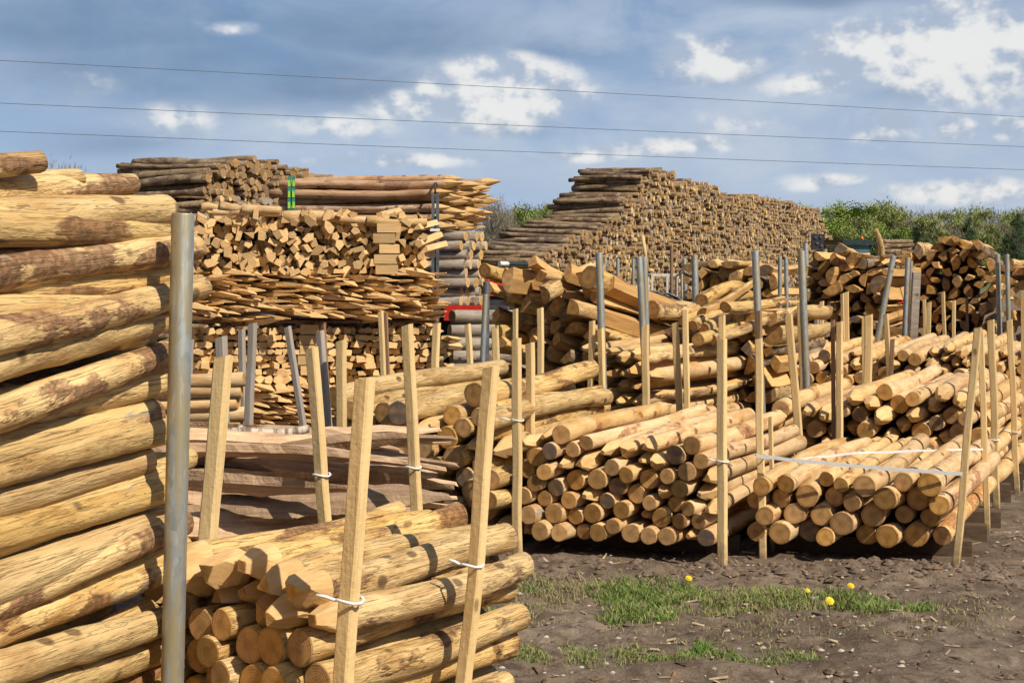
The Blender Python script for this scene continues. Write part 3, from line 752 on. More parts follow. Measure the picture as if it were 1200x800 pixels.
# ------------------------------------------------------------------ far bark piles
far_m = [log_mesh('bark_log', 2.4, .068, .062, 'flat', 'flat', .03, .10, 10, 8, 850+s, [M['bark'], M['farend'], M['cut']]) for s in range(8)]
def far_pile(X0, Y0, Fd, Ld, tlen, topf, dia, indiv, place, ln, seed, protrude=.14, zmin=0):
    rg = random.Random(seed); mb = MB(); n = 0; Fd = Vector(Fd).normalized(); Ld = Vector(Ld).normalized()
    rows_ = int(4.6/(dia*.87))
    for row in range(rows_):
        for col in range(int(tlen/dia)):
            t_ = (col+(.5 if row % 2 else 0))*dia; z = zmin+dia*.5+row*dia*.87
            if z > topf(t_)+rg.uniform(-.06, .06): continue
            p = Vector((X0, Y0, 0))+Fd*(t_+rg.uniform(-.02, .02))-Ld*rg.uniform(-protrude, protrude)+Vector((0, 0, z+rg.uniform(-.02, .02)))
            s = rg.choice((.7, .85, 1, 1.1, 1.25))*rg.uniform(.9, 1.1); dv = Ld+Vector((rg.uniform(-.09, .09), rg.uniform(-.09, .09), rg.uniform(-.05, .05)))
            if indiv(t_, z, row, col):
                o = link('bark_log', far_m[rg.randrange(8)]); orient(o, p, dv, rg.uniform(0, 6), (ln/2.4, s*dia/.128, s*dia/.128))
                tag(o, f"log with bark, {ordn(min(row+1,59))} row up, {ordn(col+1)} from near end, {place}", 'log', 'logs with bark in the far piles'); n += 1
            else:
                dd = dv.normalized(); sd = Vector((0, 0, 1)).cross(dd).normalized(); uu = dd.cross(sd); r = dia*.5*s
                k0 = rg.uniform(0, 1); vs = []
                for x, q in ((0, 1), (ln, .9)):
                    for k in range(7):
                        a = k0+6.2832*k/7; vs.append(p+dd*x+(sd*math.cos(a)+uu*math.sin(a))*r*q*rg.uniform(.85, 1.1))
                fs = [(k, 7+k, 7+(k+1) % 7, (k+1) % 7) for k in range(7)]
                mb.add(vs, fs, 0, True); b = len(mb.v)-14
                mb.f.append(tuple(b+k for k in range(7))); mb.m.append(rg.choice((1, 1, 1, 2))); mb.sm.append(False)
                mb.f.append(tuple(b+7+k for k in reversed(range(7)))); mb.m.append(1); mb.sm.append(False)
    return mb, n
BK = [M['bark'], M['farend'], M['greybark']]
Fq, Lq = (.44, .9, 0), (-.9, .44, 0)
mb, nL = far_pile(-6.0, 28, Fq, Lq, 4.6, lambda t: 3.72-.12*max(0, t-2.2)+.1*noise.noise(Vector((t*2.5, 0, 0))) if t > 1.0 else 3.45+.2*t, .140,
              lambda t, z, r, c: z > 2.95, 'left far pile', 2.6, 5)
tag(mb.build('bark_logs', BK), 'lower part of the left far pile of bark logs', 'logs', None, 'stuff')
def topQ(t):
    if t < 4.5: return 1.75+.25*t+.12*noise.noise(Vector((t*2, 5, 0)))
    if t < 6.1: return 3.35+.1*math.sin(t*5)
    b_ = .10*noise.noise(Vector((t*1.3, 2, 0)))+.08*noise.noise(Vector((t*4, 7, 0)))
    if t < 6.6: return 3.95+b_
    if t < 8.7: return 4.2+b_
    if t < 9.8: return 3.84+b_
    if t < 13: return 3.98+b_
    if t < 22: return 3.80-.07*math.sin(t)+b_
    if t < 26: return 3.72+b_
    return 3.3-(t-26)*.4
mb, nQ = far_pile(.8, 33, Fq, Lq, 29.5, topQ, .130, lambda t, z, r, c: (t < 8.6 and z > 1.75 and z > topQ(t)-.30) , 'right far pile', 2.0, 6)
tag(mb.build('bark_logs', BK), 'thousands of stacked bark log ends in the long far pile', 'logs', None, 'stuff')
# small far stack near the tractor
mb, _ = far_pile(15.2, 45, (1, .1, 0), (.1, 1, 0), 1.2, lambda t: 0, .15, lambda *a: False, 'x', 1, 1)
rg = random.Random(12)
for i in range(14):
    a = P(1030+rg.uniform(-3, 3), 283+i*2.2, 42); b = P(1068+rg.uniform(-6, 4), 283+i*2.2, 42.5); d = b-a
    o = link('bark_log', far_m[i % 8]); orient(o, a, d, rg.uniform(0, 6), (d.length/2.4, 1, 1))
    tag(o, f"pale log lying level in the small stack beside the tractor, {ordn(i+1)} from top", 'log', 'logs in the small far stack')
mb = MB(); mb.box((11.35, 42.3, .37), (.4, .15, .37)); tag(mb.build('timber_bearer', M['brownstake']), 'block under the small stack beside the tractor', 'bearer', 'bearers under the stacks')
rg = random.Random(13); mb = MB()
for row in range(16):
    for c_ in range(14):
        p = P(1052+c_*2.6+rg.uniform(-1, 1), 296+row*4.2, 24); prism(mb, p, (.2, .97, 0), .05, .05, .8, rg)
tag(mb.build('bark_logs', [M['farend'], M['farend']]), 'small brown log ends seen through the gap between the right heaps', 'logs', None, 'stuff')
print('pegs', cnt, 'L', nL, 'Q', nQ)

# ------------------------------------------------------------------ stakes (timber) and steel poles
def stake(x0, y0, x1, y1, w, d, mat, label, name='timber_stake', d1=None, thick=None, ext=True):
    a = P(x0, y0, d); b = P(x1, y1, d1 or d)
    if ext and b.z > -.05:
        dirv = (b-a).normalized(); b = a+dirv*((-.05-a.z)/dirv.z)
    wd = w/F*d; th = thick or wd*.8
    rg = random.Random(int(x0*7+y0)); h = (a-b).length; ax = (a-b).normalized()
    yaw = R(rg.uniform(18, 36)); s = Vector((math.cos(yaw), math.sin(yaw)*-1, 0)); s = (s-ax*s.dot(ax)).normalized(); n = ax.cross(s)
    wd /= (math.cos(yaw)+.8*math.sin(yaw)); th = wd*.85
    mb = MB(); N = 10; bev = .12; vs = []
    prof = [(1, 1-bev*2), (1-bev*2, 1), (-1+bev*2, 1), (-1, 1-bev*2), (-1, -1+bev*2), (-1+bev*2, -1), (1-bev*2, -1), (1, -1+bev*2)]
    for i in range(N+1):
        t_ = i/N; o = Vector((noise.noise(Vector((x0, t_*2.5, 0))), noise.noise(Vector((y0, t_*2.5, 3))), 0))*wd*.28*math.sin(math.pi*t_)
        for (p, q) in prof:
            f = 1+.05*noise.noise(Vector((x0*.1, t_*7, p+q)))
            lift = (p*.25*wd*.5 if i == N else 0)
            vs.append(Vector((0, 0, 0))+ax*(h*t_+lift)+(s*(p*wd/2)+n*(q*th/2))*f+o)
    fs = [(i*8+k, i*8+(k+1) % 8, (i+1)*8+(k+1) % 8, (i+1)*8+k) for i in range(N) for k in range(8)]
    fs += [tuple(N*8+k for k in range(8)), tuple(reversed(range(8)))]
    mb.add(vs, fs, 0)
    return tag(mb.build(name, mat, None, b), label, 'stake', 'upright timber stakes')
ST, OS, BR = M['stake'], M['oldstake'], M['brownstake']
for a in [
 (428, 443, 402, 815, 26, 3.27, ST, 'pale timber stake at the near corner of the near bundle'),
 (576, 430, 542, 815, 21, 3.70, ST, 'pale leaning stake at the right side of the near bundle'),
 (262, 418, 247, 600, 23, 4.75, ST, 'broad pale stake between metal pole and cleft rails'),
 (259, 395, 262, 500, 15, 6.6, OS, 'faded stake top showing above the broad pale stake'),
 (365, 408, 381, 592, 17, 5.1, ST, 'knotty pale stake standing in front of the middle of the cleft rails'),
 (375, 388, 383, 485, 11, 7.1, OS, 'grey weathered stake just behind the knotty pale one'),
 (379, 380, 385, 480, 6, 8.2, BR, 'thin brown stake behind the grey weathered one'),
 (477, 381, 489, 596, 15, 5.1, ST, 'pale stake in front of the right end of the cleft rails'),
 (400, 399, 400, 470, 13, 7.0, ST, 'short-looking pale stake right of the grey weathered pair'),
 (446, 365, 450, 450, 7, 9.6, ST, 'slim pale stake against the lower pegs, left of a pair'),
 (452, 367, 455, 450, 5, 9.65, BR, 'slim darker stake touching the slim pale one by the pegs'),
 (512, 379, 509, 440, 10, 9.7, ST, 'pale stake where the lower pegs end'),
 (548, 380, 552, 440, 8, 10.3, ST, 'leaning slim stake in front of the smooth grey logs'),
 (580, 382, 582, 440, 9, 10.2, ST, 'slim stake right of the dark steel pole by the middle heap'),
 (604, 362, 604, 440, 7, 10.4, ST, 'slim stake top above the tall front centre left stake'),
 (605, 397, 607, 659, 12.5, 7.35, ST, 'tall stake at the left corner of the front centre stack'),
 (621, 402, 623, 530, 12, 8.05, ST, 'pale stake just behind the front centre stack, left end'),
 (633, 361, 634, 420, 8.5, 10.3, ST, 'slim stake before the dark hollow of the middle heap'),
 (694, 376, 691, 500, 8, 9.4, ST, 'left stake of the touching pair under the left metal pole'),
 (704, 385, 707, 500, 9, 9.35, ST, 'right stake of the touching pair under the left metal pole'),
 (756, 381, 756, 500, 10, 9.6, ST, 'stake in front of the right one of the two metal poles'),
 (791, 378, 797, 500, 9, 9.6, ST, 'left stake of the pair right of the metal poles'),
 (803, 363, 805, 500, 8, 9.55, ST, 'taller right stake of the pair right of the metal poles'),
 (846, 370, 847, 560, 9, 9.4, ST, 'stake top showing behind the central corner stake'),
 (846, 398, 847, 659, 13, 7.22, ST, 'stake at the right corner of the front centre stack'),
 (889, 397, 893, 600, 10, 7.48, ST, 'stake between the two front stacks where the white band is tied'),
 (889, 364, 889, 420, 8, 10.4, BR, 'brown stake top rising above the band stake'),
 (903, 488, 905, 600, 6, 7.75, ST, 'short stub of stake beside the band stake'),
 (924, 369, 938, 534, 10.5, 8.95, ST, 'leaning stake behind the banded stack, left end'),
 (938, 354, 940, 430, 9, 10.9, ST, 'pale stake touching the tall galvanised pole on its left'),
 (958, 357, 954, 430, 6, 13.0, OS, 'grey slim stake leaning left under the tall right heap'),
 (963, 353, 963, 430, 6, 12.9, ST, 'slim pale stake beside the leaning grey one'),
 (976, 375, 977, 500, 5.5, 9.15, BR, 'brown stake joined to a pale one behind the second right stack'),
 (984, 377, 984, 500, 9, 9.1, ST, 'pale stake joined to the brown one in front of the third right stack'),
 (987, 344, 989, 430, 5, 13.0, ST, 'thin left stake of the tall close pair below the right heap'),
 (992, 342, 993, 430, 6, 12.9, ST, 'thin right stake of the tall close pair below the right heap'),
 (1012, 372, 1012, 500, 5, 10.8, ST, 'narrow stake on the left edge of the broad one'),
 (1018, 369, 1018, 480, 11, 10.7, ST, 'broad pale stake before the third right stack'),
 (1038, 368, 1044, 460, 7, 11.0, ST, 'pale stake crossing the foot of the leaning steel pole'),
 (1046, 397, 1043, 460, 6, 10.9, BR, 'short brown stake beside the leaning steel pole foot'),
 (1083, 351, 1085, 430, 5, 13.6, ST, 'pale stake splayed left at the start of the rightmost heap'),
 (1089, 354, 1087, 430, 6, 13.5, ST, 'pale stake splayed right at the start of the rightmost heap'),
 (1105, 342, 1108, 430, 5, 13.6, ST, 'thin tall stake before the middle of the rightmost heap'),
 (1118, 352, 1117, 430, 5, 13.6, ST, 'thin straight stake right of the thin tall one'),
 (1133, 348, 1134, 430, 4, 13.8, BR, 'thinnest darker stake before the rightmost heap'),
 (1146, 384, 1120, 663, 10.5, 7.28, ST, 'leaning stake at the near right corner, ending the white band'),
 (1149, 388, 1157, 621, 8.5, 8.3, ST, 'stake rising from the ground just behind the leaning corner stake'),
 (1161, 375, 1168, 597, 10, 9.0, ST, 'third stake along the right side of the right stacks'),
 (1183, 375, 1192, 578, 8.5, 9.65, ST, 'fourth stake along the right side, nearest the photo edge'),
 (1199, 340, 1200, 560, 6, 10.3, ST, 'stake cut by the right edge of the view'),
 (224, 398, 222, 440, 8, 9.0, OS, 'grey stake half hidden by the near metal pole'),
 (283, 386, 284, 440, 9, 9.0, OS, 'grey flat stake before the lower pegs, leftmost clear one'),
 (296, 379, 292, 487, 11, 7.6, OS, 'broad grey stake standing before the crosswise posts'),
 (337, 383, 353, 485, 9, 7.8, OS, 'grey stake leaning left before the lower pegs'),
]: stake(*a)

def pole(x0, y0, x1, y1, w, d, label, mat=None, open_top=True, rs=1):
    a = P(x0, y0, d); b = P(x1, y1, d); dirv = (b-a).normalized(); b = a+dirv*((-.05-a.z)/dirv.z); r = w/F*d/2
    mb = MB(); n = 24 if r*F/d > 8 else 12; ax = (a-b).normalized(); h = (a-b).length
    s = ax.cross(Vector((0, 1, 0))).normalized(); q = ax.cross(s); vs = []
    for (z, k) in ((0, 1), (h*.5, 1.0), (h-.004, 1), (h, .97), (h, .84), (h-.12, .84)):
        for j in range(n):
            an = 6.2832*j/n; vs.append(ax*z+(s*math.cos(an)+q*math.sin(an))*r*k)
    fs = [(i*n+j, i*n+(j+1) % n, (i+1)*n+(j+1) % n, (i+1)*n+j) for i in range(5) for j in range(n)]
    fs.append(tuple(5*n+j for j in range(n)))
    mb.add(vs, fs, 0, True)
    for i, f in enumerate(mb.f):
        if i >= 3*n: mb.sm[i] = False
    return tag(mb.build('steel_pole', mat or M['galv'], None, b), label, 'steel pole', 'upright steel poles')
for a in [
 (214.5, 250, 202, 800, 26.5, 3.55, 'thick galvanised pole holding the end of the big left pile'),
 (702, 296, 705, 390, 9, 10.0, 'galvanised pole in the middle heap, left of two'),
 (749, 301, 754, 395, 8, 10.1, 'left tube of the double galvanised pole'),
 (755, 301, 758, 395, 7, 10.3, 'right tube of the double galvanised pole'),
 (709, 302, 709, 335, 3, 22, 'thin far pole just right of the middle heap pole'),
 (724, 303, 724, 335, 4, 21, 'thin far pole between the two middle poles'),
 (742, 303, 742, 340, 3.5, 22, 'thin far pole touching the double pole on its left'),
 (802, 303, 803, 340, 5, 19.5, 'thin pole left of the first pole at the heap before the far pile', ),
 (814, 299, 815, 347, 8, 16.8, 'galvanised pole at the left of the heap before the far pile'),
 (885, 294, 888, 365, 9, 10.6, 'galvanised pole above the brown stake right of centre'),
 (914, 301, 914, 365, 5, 17, 'left one of two thin poles beside the tall galvanised pole'),
 (921, 301, 922, 365, 5, 17, 'right one of two thin poles beside the tall galvanised pole'),
 (939, 294, 944, 425, 9, 10.8, 'tall galvanised pole left of the right heaps'),
 (944, 285, 945, 310, 6, 19, 'pole top peeping behind the tall galvanised pole'),
 (967, 292, 967, 310, 5, 19, 'short pole top under the black box'),
 (1047, 300, 1027, 405, 7, 13.0, 'steel pole leaning right before the gap by the red spot'),
 (1064, 302, 1061, 370, 6, 13.8, 'steel pole at the right side of the gap'),
 (1068, 306, 1066, 380, 4, 14.5, 'thin grey pole behind the gap pole'),
 (1169, 298, 1171, 372, 6, 13.6, 'left of two poles between the rightmost heaps'),
 (1180, 298, 1182, 378, 5.5, 13.5, 'right of two poles between the rightmost heaps'),
]: pole(*a)
pole(570, 330, 569, 430, 8, 10.9, 'dark blue-grey steel pole at the left end of the middle heap', M['dark'])
pole(569, 345, 567, 390, 6.5, 10.7, 'galvanised tube in front of the dark pole at the middle heap')
pole(787, 290, 787, 355, 4, 16, 'brown rusty post behind the black netting', M['brownstake'])

# mottled wide board in the gap
mb = MB(); mb.box((0, 0, .74), (.034, .03, .74)); o = mb.build('steel_channel', M['greybark']); o.location = P(1064, 0, 12.9); o.location.z = 0; o.rotation_euler = (0, R(3), 0)
tag(o, 'mottled grey-brown channel post standing in the gap between right heaps', 'post')

# ------------------------------------------------------------------ bands
def ribbon(pts, w, name, label, grp=None, mat='white', thick=.0025):
    mb = MB(); pts = [Vector(p) for p in pts]; vs = []
    for p in pts:
        for dz, dy in ((w/2, 0), (w/2, thick), (-w/2, thick), (-w/2, 0)): vs.append(p+Vector((0, dy, dz)))
    fs = [(i*4+k, i*4+(k+1) % 4, (i+1)*4+(k+1) % 4, (i+1)*4+k) for i in range(len(pts)-1) for k in range(4)]
    n = len(pts)-1; fs += [(3, 2, 1, 0), (n*4, n*4+1, n*4+2, n*4+3)]
    mb.add(vs, fs, 0, False)
    return tag(mb.build(name, M[mat]), label, 'strap', grp)
def sagline(a, b, n=10, sag=.01, wob=.002):
    return [a.lerp(b, i/n)+Vector((0, 0, -sag*math.sin(math.pi*i/n)+wob*math.sin(i*2.1))) for i in range(n+1)]
ribbon(sagline(P(886, 534, 7.42), P(1128, 555, 7.15), 12, .008), .018, 'plastic_band', 'white plastic band stretched across the front of the right stack')
ribbon(sagline(P(938, 538, 7.9), P(1000, 531, 7.95), 4, 0)+sagline(P(1000, 531, 7.95), P(1152, 526, 8.2), 8, -.002)[1:], .012, 'plastic_band', 'white plastic band on the far side of the right stack')
def tie(px, py, d, w, label, tail=0):
    c = P(px, py, d); mb = MB(); h = w/F*d/2+.006
    pts = [c+Vector((h*math.cos(a), h*.8*math.sin(a), .004*math.sin(a*2))) for a in [i*6.2832/10 for i in range(11)]]
    mb.tube(pts, .0036, 6)
    if tail: mb.tube([c+Vector((-h, 0, 0)), c+Vector((-h-tail*.5, -.0, .008)), c+Vector((-h-tail, 0, .012))], .004, 6)
    tag(mb.build('cord_tie', M['white']), label, 'cord tie', 'white cords tied round stakes')
for a in [(410, 703, 3.27, 27, 'white cord tied round the near corner stake of the near bundle', .045),
          (553, 661, 3.70, 22, 'white cord tied round the right stake of the near bundle', .03),
          (377, 556, 5.1, 17, 'cord tied round the knotty stake at the cleft rails', .0),
          (484, 547, 5.1, 15, 'cord tied round the stake at the right end of the rails', .0),
          (606, 492, 7.35, 13, 'white cord tied round the left corner stake of the centre stack', .06),
          (846, 540, 7.22, 13, 'white cord tied round the right corner stake of the centre stack', .04),
          (693, 474, 9.4, 9, 'white cord on the touching pair of stakes', .06),
          (892, 533, 7.45, 11, 'end of the white band knotted round its stake', .0),
          (1165, 515, 9.0, 11, 'white cord round the third right-side stake', .05),
          (1190, 506, 9.65, 9, 'white cord round the fourth right-side stake', .05)]: tie(*a)

# ------------------------------------------------------------------ other yard things
nt = empty('netting_roll', P(768, 357, 14.5)); tag(nt, 'black plastic grid netting roll lying behind the middle poles', 'netting roll')
nt.location.z = 0
mb = MB(); rr = .30
for i in range(12):
    y = -.25+i*.05
    mb.tube([(rr*1.15*math.cos(a), y, .99+rr*.95*math.sin(a)) for a in [math.pi*j/10 for j in range(11)]], .007, 5)
for j in range(14):
    a = math.pi*j/13; mb.tube([(rr*1.15*math.cos(a), -.26, .99+rr*.95*math.sin(a)), (rr*1.15*math.cos(a), .33, .99+rr*.95*math.sin(a))], .006, 5)
mb.build('grid', M['dark'], nt)
mb = MB(); mb.tube([(0, -.22, .99), (0, .3, .99)], .27, 20); mb.build('core', M['black'], nt)
mb = MB(); mb.box((-.2, 0, .37), (.05, .2, .37)); mb.box((.2, 0, .37), (.05, .2, .37)); mb.build('cradle', M['brownstake'], nt)
fr = empty('frame_cage', P(782, 360, 17)); fr.location.z = 0; tag(fr, 'white metal cage frame standing behind the black netting', 'cage')
mb = MB()
for x in (-.18, .0, .1, .17): mb.box((x, 0, .71), (.012, .012, .71))
for x in (-.18, .17): mb.box((x, .5, .71), (.012, .012, .71))
mb.box((-.005, 0, 1.425), (.19, .013, .013)); mb.box((-.005, .5, 1.425), (.19, .013, .013)); mb.box((-.18, .25, 1.425), (.013, .25, .011)); mb.box((.17, .25, 1.425), (.013, .25, .011)); mb.build('bars', M['whitepaint'], fr)
mb = MB(); a = P(753, 276, 30); b = P(759, 317, 30); mb.tube([a, b], .04, 6); mb.tube([b, P(766, 317, 30)], .04, 6)
tag(mb.build('leaning_batten', M['stake']), 'yellow L-shaped batten leaning on the far log pile', 'batten')
# black box
bx = empty('black_box', P(958, 292, 24)); tag(bx, 'small black equipment box on a post before the end of the far pile', 'equipment box')
zt = bx.location.z; bx.location.z = 0
mb = MB(); mb.box((0, 0, zt+.12), (.095, .08, .135)); mb.build('housing', M['black'], bx)
mb = MB(); mb.box((0, 0, (zt-.02)/2), (.03, .03, (zt-.02)/2)); mb.build('post', M['black'], bx)
mb = MB()
for x, z in ((-.05, .2), (.04, .2), (-.02, .1), (.05, .06)): mb.tube([(x, -.08, zt+z), (x, -.10, zt+z)], .022, 10)
mb.build('dial', M['dark'], bx)
# red canister glimpse
cn = MB(); c = P(1056, 322, 17); cn.box((0, 0, c.z), (.07, .06, .06)); cn.box((0, 0, (c.z-.06)/2), (.05, .05, (c.z-.06)/2)); o = cn.build('fuel_canister', M['red']); o.location = (c.x, c.y, 0)
tag(o, 'red container glimpsed in the gap between the right heaps', 'container')
# tractor
t_ = empty('tractor', (13.0, 54, 0), R(18)); tag(t_, 'dark green tractor with orange beacon, only its cab roof showing over the heap', 'tractor')
mb = MB(); mb.box((0, 0, 1.15), (.42, 1.3, .32)); mb.box((0, -1.2, 1.2), (.36, .5, .36)); mb.build('body', M['tractor'], t_)
cb = MB()
for x in (-.62, .62):
    for y in (-.1, 1.1): cb.box((x, y, 1.9), (.04, .04, .45))
cabo = cb.build('cab', M['tractor'], t_)
mb = MB()
for i, (zz, sx) in enumerate(((2.33, .70), (2.40, .70), (2.46, .62))):
    mb.box((0, .5, zz), (sx, .78*sx/.7, .036))
mb.build('roof', M['tractor'], cabo)
mb = MB(); mb.box((0, -.12, 1.92), (.58, .01, .36)); mb.box((-.63, .5, 1.92), (.01, .55, .36)); mb.box((.63, .5, 1.92), (.01, .55, .36)); mb.build('window', M['glass'], cabo)
mb = MB(); mb.tube([(.45, .2, 2.48), (.45, .2, 2.62)], .05, 8); mb.build('beacon', M['orange'], t_)
for x, y, r in ((-.75, .7, .8), (.75, .7, .8), (-.6, -1.3, .5), (.6, -1.3, .5)):
    mb = MB(); mb.tube([(x-.18, y, r), (x+.18, y, r)], r, 24); w = mb.build('wheel', M['rubber'], t_)
    mb = MB(); mb.tube([(x-.19, y, r), (x+.19, y, r)], r*.5, 16); mb.build('rim', M['orange'], w)

# ------------------------------------------------------------------ power cables
for i, (ya, yb, yc) in enumerate([(71, 107, 137), (121, 150, 172), (154, 180, 199)]):
    d0, d1 = 52.0, 66.0
    A0, B0 = P(-40, ya-3, d0), P(1240, yb + (yc-yb)*1.05, d1); Mi = P(600, yb, (d0+d1)/2)
    a_, b_ = P(0, ya, d0), P(1200, yc, d1)
    pts = []
    for j in range(61):
        s = -.35+1.7*j/60; lin = a_.lerp(b_, s); sag = (Mi.z-a_.lerp(b_, .5).z)*4*s*(1-s); pts.append(lin+Vector((0, 0, sag)))
    mb = MB(); mb.tube(pts, .0115, 6)
    tag(mb.build('power_cable', M['cable']), ['highest of the three power cables crossing the sky', 'middle one of the three power cables crossing the sky', 'lowest of the three power cables crossing the sky'][i], 'power cable', 'cables crossing the sky')

# ------------------------------------------------------------------ ground
def dirt():
    m, t = material('muddy ground'); tc = t.n('ShaderNodeTexCoord'); v = tc.outputs['Object']
    a = t.noise(v, 1.3, 6, .6, .3); b = t.noise(v, 9, 8, .72, .5); c = t.noise(v, 60, 5, .7)
    col = t.mix(t.ramp(a, .35, .65), (.165, .120, .082), (.27, .205, .148))
    col = t.mix(t.ramp(b, .40, .66, 0, .85), col, (.085, .056, .036))
    col = t.mix(t.ramp(t.noise(t.map(v, (1, 2.2, 1), (5, 3, 0)), 4, 6, .7), .56, .7, 0, .7), col, (.30, .235, .16))
    col = t.mix(t.ramp(c, .60, .70, 0, .6), col, (.36, .31, .25))
    # far ground turns to rough grass
    sp = t.n('ShaderNodeSeparateXYZ'); t.set(sp.inputs[0], v)
    far = t.ramp(sp.outputs[1], 60, 110)
    col = t.mix(far, col, (.10, .13, .045))
    h = t.math('ADD', t.math('MULTIPLY', b, 1.0), t.math('MULTIPLY', c, .35))
    finish(t, col, .92, h, .9, .03, .2)
    return m
gx = [-500, -250, -120, -60, -30, -15, -8, -5, -3, -2, -1.2]; x = -.8
while x < 4.2: gx.append(x); x += .028
gx += [4.5, 5, 6, 8, 12, 20, 40, 80, 160, 300, 500]
gy = [-60, -20, -5, 0, 2, 3, 4, 4.6]; y = 4.9
while y < 8.8: gy.append(y); y += .028
gy += [9, 9.4, 10, 11, 12, 14, 17, 21, 28, 40, 60, 100, 170, 300, 600, 1200]
def gh(x, y):
    f = max(0, min(1, (x+1.2)/.4))*max(0, min(1, (4.8-x)/.5))*max(0, min(1, (y-4.6)/.3))*max(0, min(1, (9.6-y)/.5))
    if f <= 0: return 0
    v = Vector((x, y, 0))
    h = .034*noise.noise(v*1.6)+.026*noise.noise(v*5)+.011*noise.noise(v*13+Vector((3, 1, 0)))
    q = noise.noise(v*21+Vector((7, 0, 2))); h += .018*max(0, q)*max(0, .4+noise.noise(v*2.2))
    h += .030*max(0, noise.noise(Vector((x*1.1, y*8, 4))))*(1 if x > 2 else .5)-.02*max(0, noise.noise(Vector((x*.5+3, y*3.1, 9))))
    # thrown-up clods along the stack feet
    e = math.exp(-((y-7.12)/.16)**2)*(1 if x > -.1 else 0); h += e*(.018+.045*max(0, noise.noise(v*9)))
    if y > 7.35: h *= .5
    return h*f
vs = [(x, y, gh(x, y)) for y in gy for x in gx]; nx = len(gx)
mb = MB(); mb.add(vs, [(j*nx+i, j*nx+i+1, (j+1)*nx+i+1, (j+1)*nx+i) for j in range(len(gy)-1) for i in range(nx-1)], 0, True)
tag(mb.build('ground', dirt()), 'muddy brown yard ground', 'ground', None, 'structure')

def rock(mb, p, s, rg, flat=.6, mat=0):
    off = rg.uniform(0, 90); vs = []; n = 6
    for i in range(3):
        for k in range(n):
            a = 6.28*k/n+i*.4; e = (-.55, .15, .7)[i]; rr = (.75, 1, .5)[i]*rg.uniform(.7, 1.25)
            vs.append(p+Vector((math.cos(a)*rr*s, math.sin(a)*rr*s*rg.uniform(.7, 1), e*s*flat)))
    vs.append(p+Vector((0, 0, s*flat)))
    fs = [(i*n+k, i*n+(k+1) % n, (i+1)*n+(k+1) % n, (i+1)*n+k) for i in range(2) for k in range(n)]+[(2*n+k, 2*n+(k+1) % n, 3*n) for k in range(n)]
    mb.add(vs, fs, mat, False)
rg = random.Random(3)
def gpt(x, y, dz=0): return Vector((x, y, gh(x, y)+dz))
mb = MB()
for i in range(1500):
    if i < 500: x, y = rg.uniform(-.1, 3.1), 7.12+rg.gauss(0, .13)
    else: x, y = rg.uniform(-.5, 4), rg.uniform(5.0, 8.6)
    rock(mb, gpt(x, y), rg.choice((.006, .009, .013, .022, .034 if i < 500 else .014))*rg.uniform(.7, 1.3), rg, .7)
tag(mb.build('soil_clods', plain('soil clods', (.15, .105, .072), .95, 0, .4, 40)), 'clods of dark soil scattered over the yard', 'soil clods', None, 'stuff')
mb = MB()
for i in range(620):
    x, y = rg.uniform(-.5, 4), rg.uniform(5.0, 8.6); rock(mb, gpt(x, y), rg.choice((.004, .006, .009, .014))*rg.uniform(.7, 1.3), rg, .55)
tag(mb.build('gravel', plain('pale stones', (.42, .37, .31), .85, 0, .3, 30)), 'small pale stones lying in the mud', 'gravel', None, 'stuff')
mb = MB()
for i in range(700):
    x, y = rg.uniform(-.5, 4), rg.uniform(5.0, 8.2)
    p = gpt(x, y, .006); a = rg.uniform(0, 6.28); l, w = .006+.035*rg.random()**2.5, rg.uniform(.002, .009)
    d = Vector((math.cos(a), math.sin(a), rg.uniform(-.15, .3))); s = Vector((-d.y, d.x, rg.uniform(-.4, .4)))
    vs = [p-d*l-s*w, p+d*l-s*w*.6, p+d*l*1.05+s*w*.6, p-d*l*.9+s*w]; u = Vector((0, 0, .003))
    mb.add(vs+[q+u for q in vs], [(3, 2, 1, 0), (4, 5, 6, 7), (0, 1, 5, 4), (1, 2, 6, 5), (2, 3, 7, 6), (3, 0, 4, 7)], rg.choice((0, 0, 1)))
tag(mb.build('wood_chips', [plain('pale chips', (.42, .32, .20), .9, 0, .35, 30), plain('brown chips', (.19, .11, .06), .9, 0, .35, 30)]), 'wood chips and dry bits strewn on the mud', 'wood chips', None, 'stuff')
# grass
def yofp(py): return F*CH/(py-HOR)
def grassm(name, c1, c2):
    m, t = material(name); tc = t.n('ShaderNodeTexCoord'); col = t.mix(t.ramp(t.noise(tc.outputs['Object'], 30, 3), .35, .65), c1, c2)
    finish(t, col, .6, None, spec=.3); t.b.inputs['Subsurface Weight'].default_value = 0; return m
def blades(mb, px, py, rx, ry, n, hmin, hmax, mats):
    for i in range(int(n*1.3)):
        a = rg.uniform(0, 6.28); q = rg.random()**.75; x_, y_ = px+rx*q*math.cos(a), py+ry*q*math.sin(a)
        Y = yofp(y_); X = (x_-600)*Y/F
        if noise.noise(Vector((X*9, Y*9, 1)))+.6*noise.noise(Vector((X*25, Y*25, 5))) < rg.uniform(-.4, .0): continue
        p = gpt(X, Y, -.004); h = rg.uniform(hmin, hmax)*rg.choice((.6, .8, 1, 1, 1.35)); an = rg.uniform(0, 6.28); w = rg.uniform(.0012, .0028)
        s = Vector((math.cos(an), math.sin(an), 0))*w; ln = Vector((rg.uniform(-1, 1), rg.uniform(-1, 1), 0))*h*.85
        m1 = p+ln*.3+Vector((0, 0, h*.6)); tp = p+ln+Vector((0, 0, h*rg.uniform(.75, 1)))
        mb.add([p-s, p+s, m1+s*.8, m1-s*.8, tp], [(0, 1, 2, 3), (3, 2, 4)], rg.choice(mats))
mb = MB()
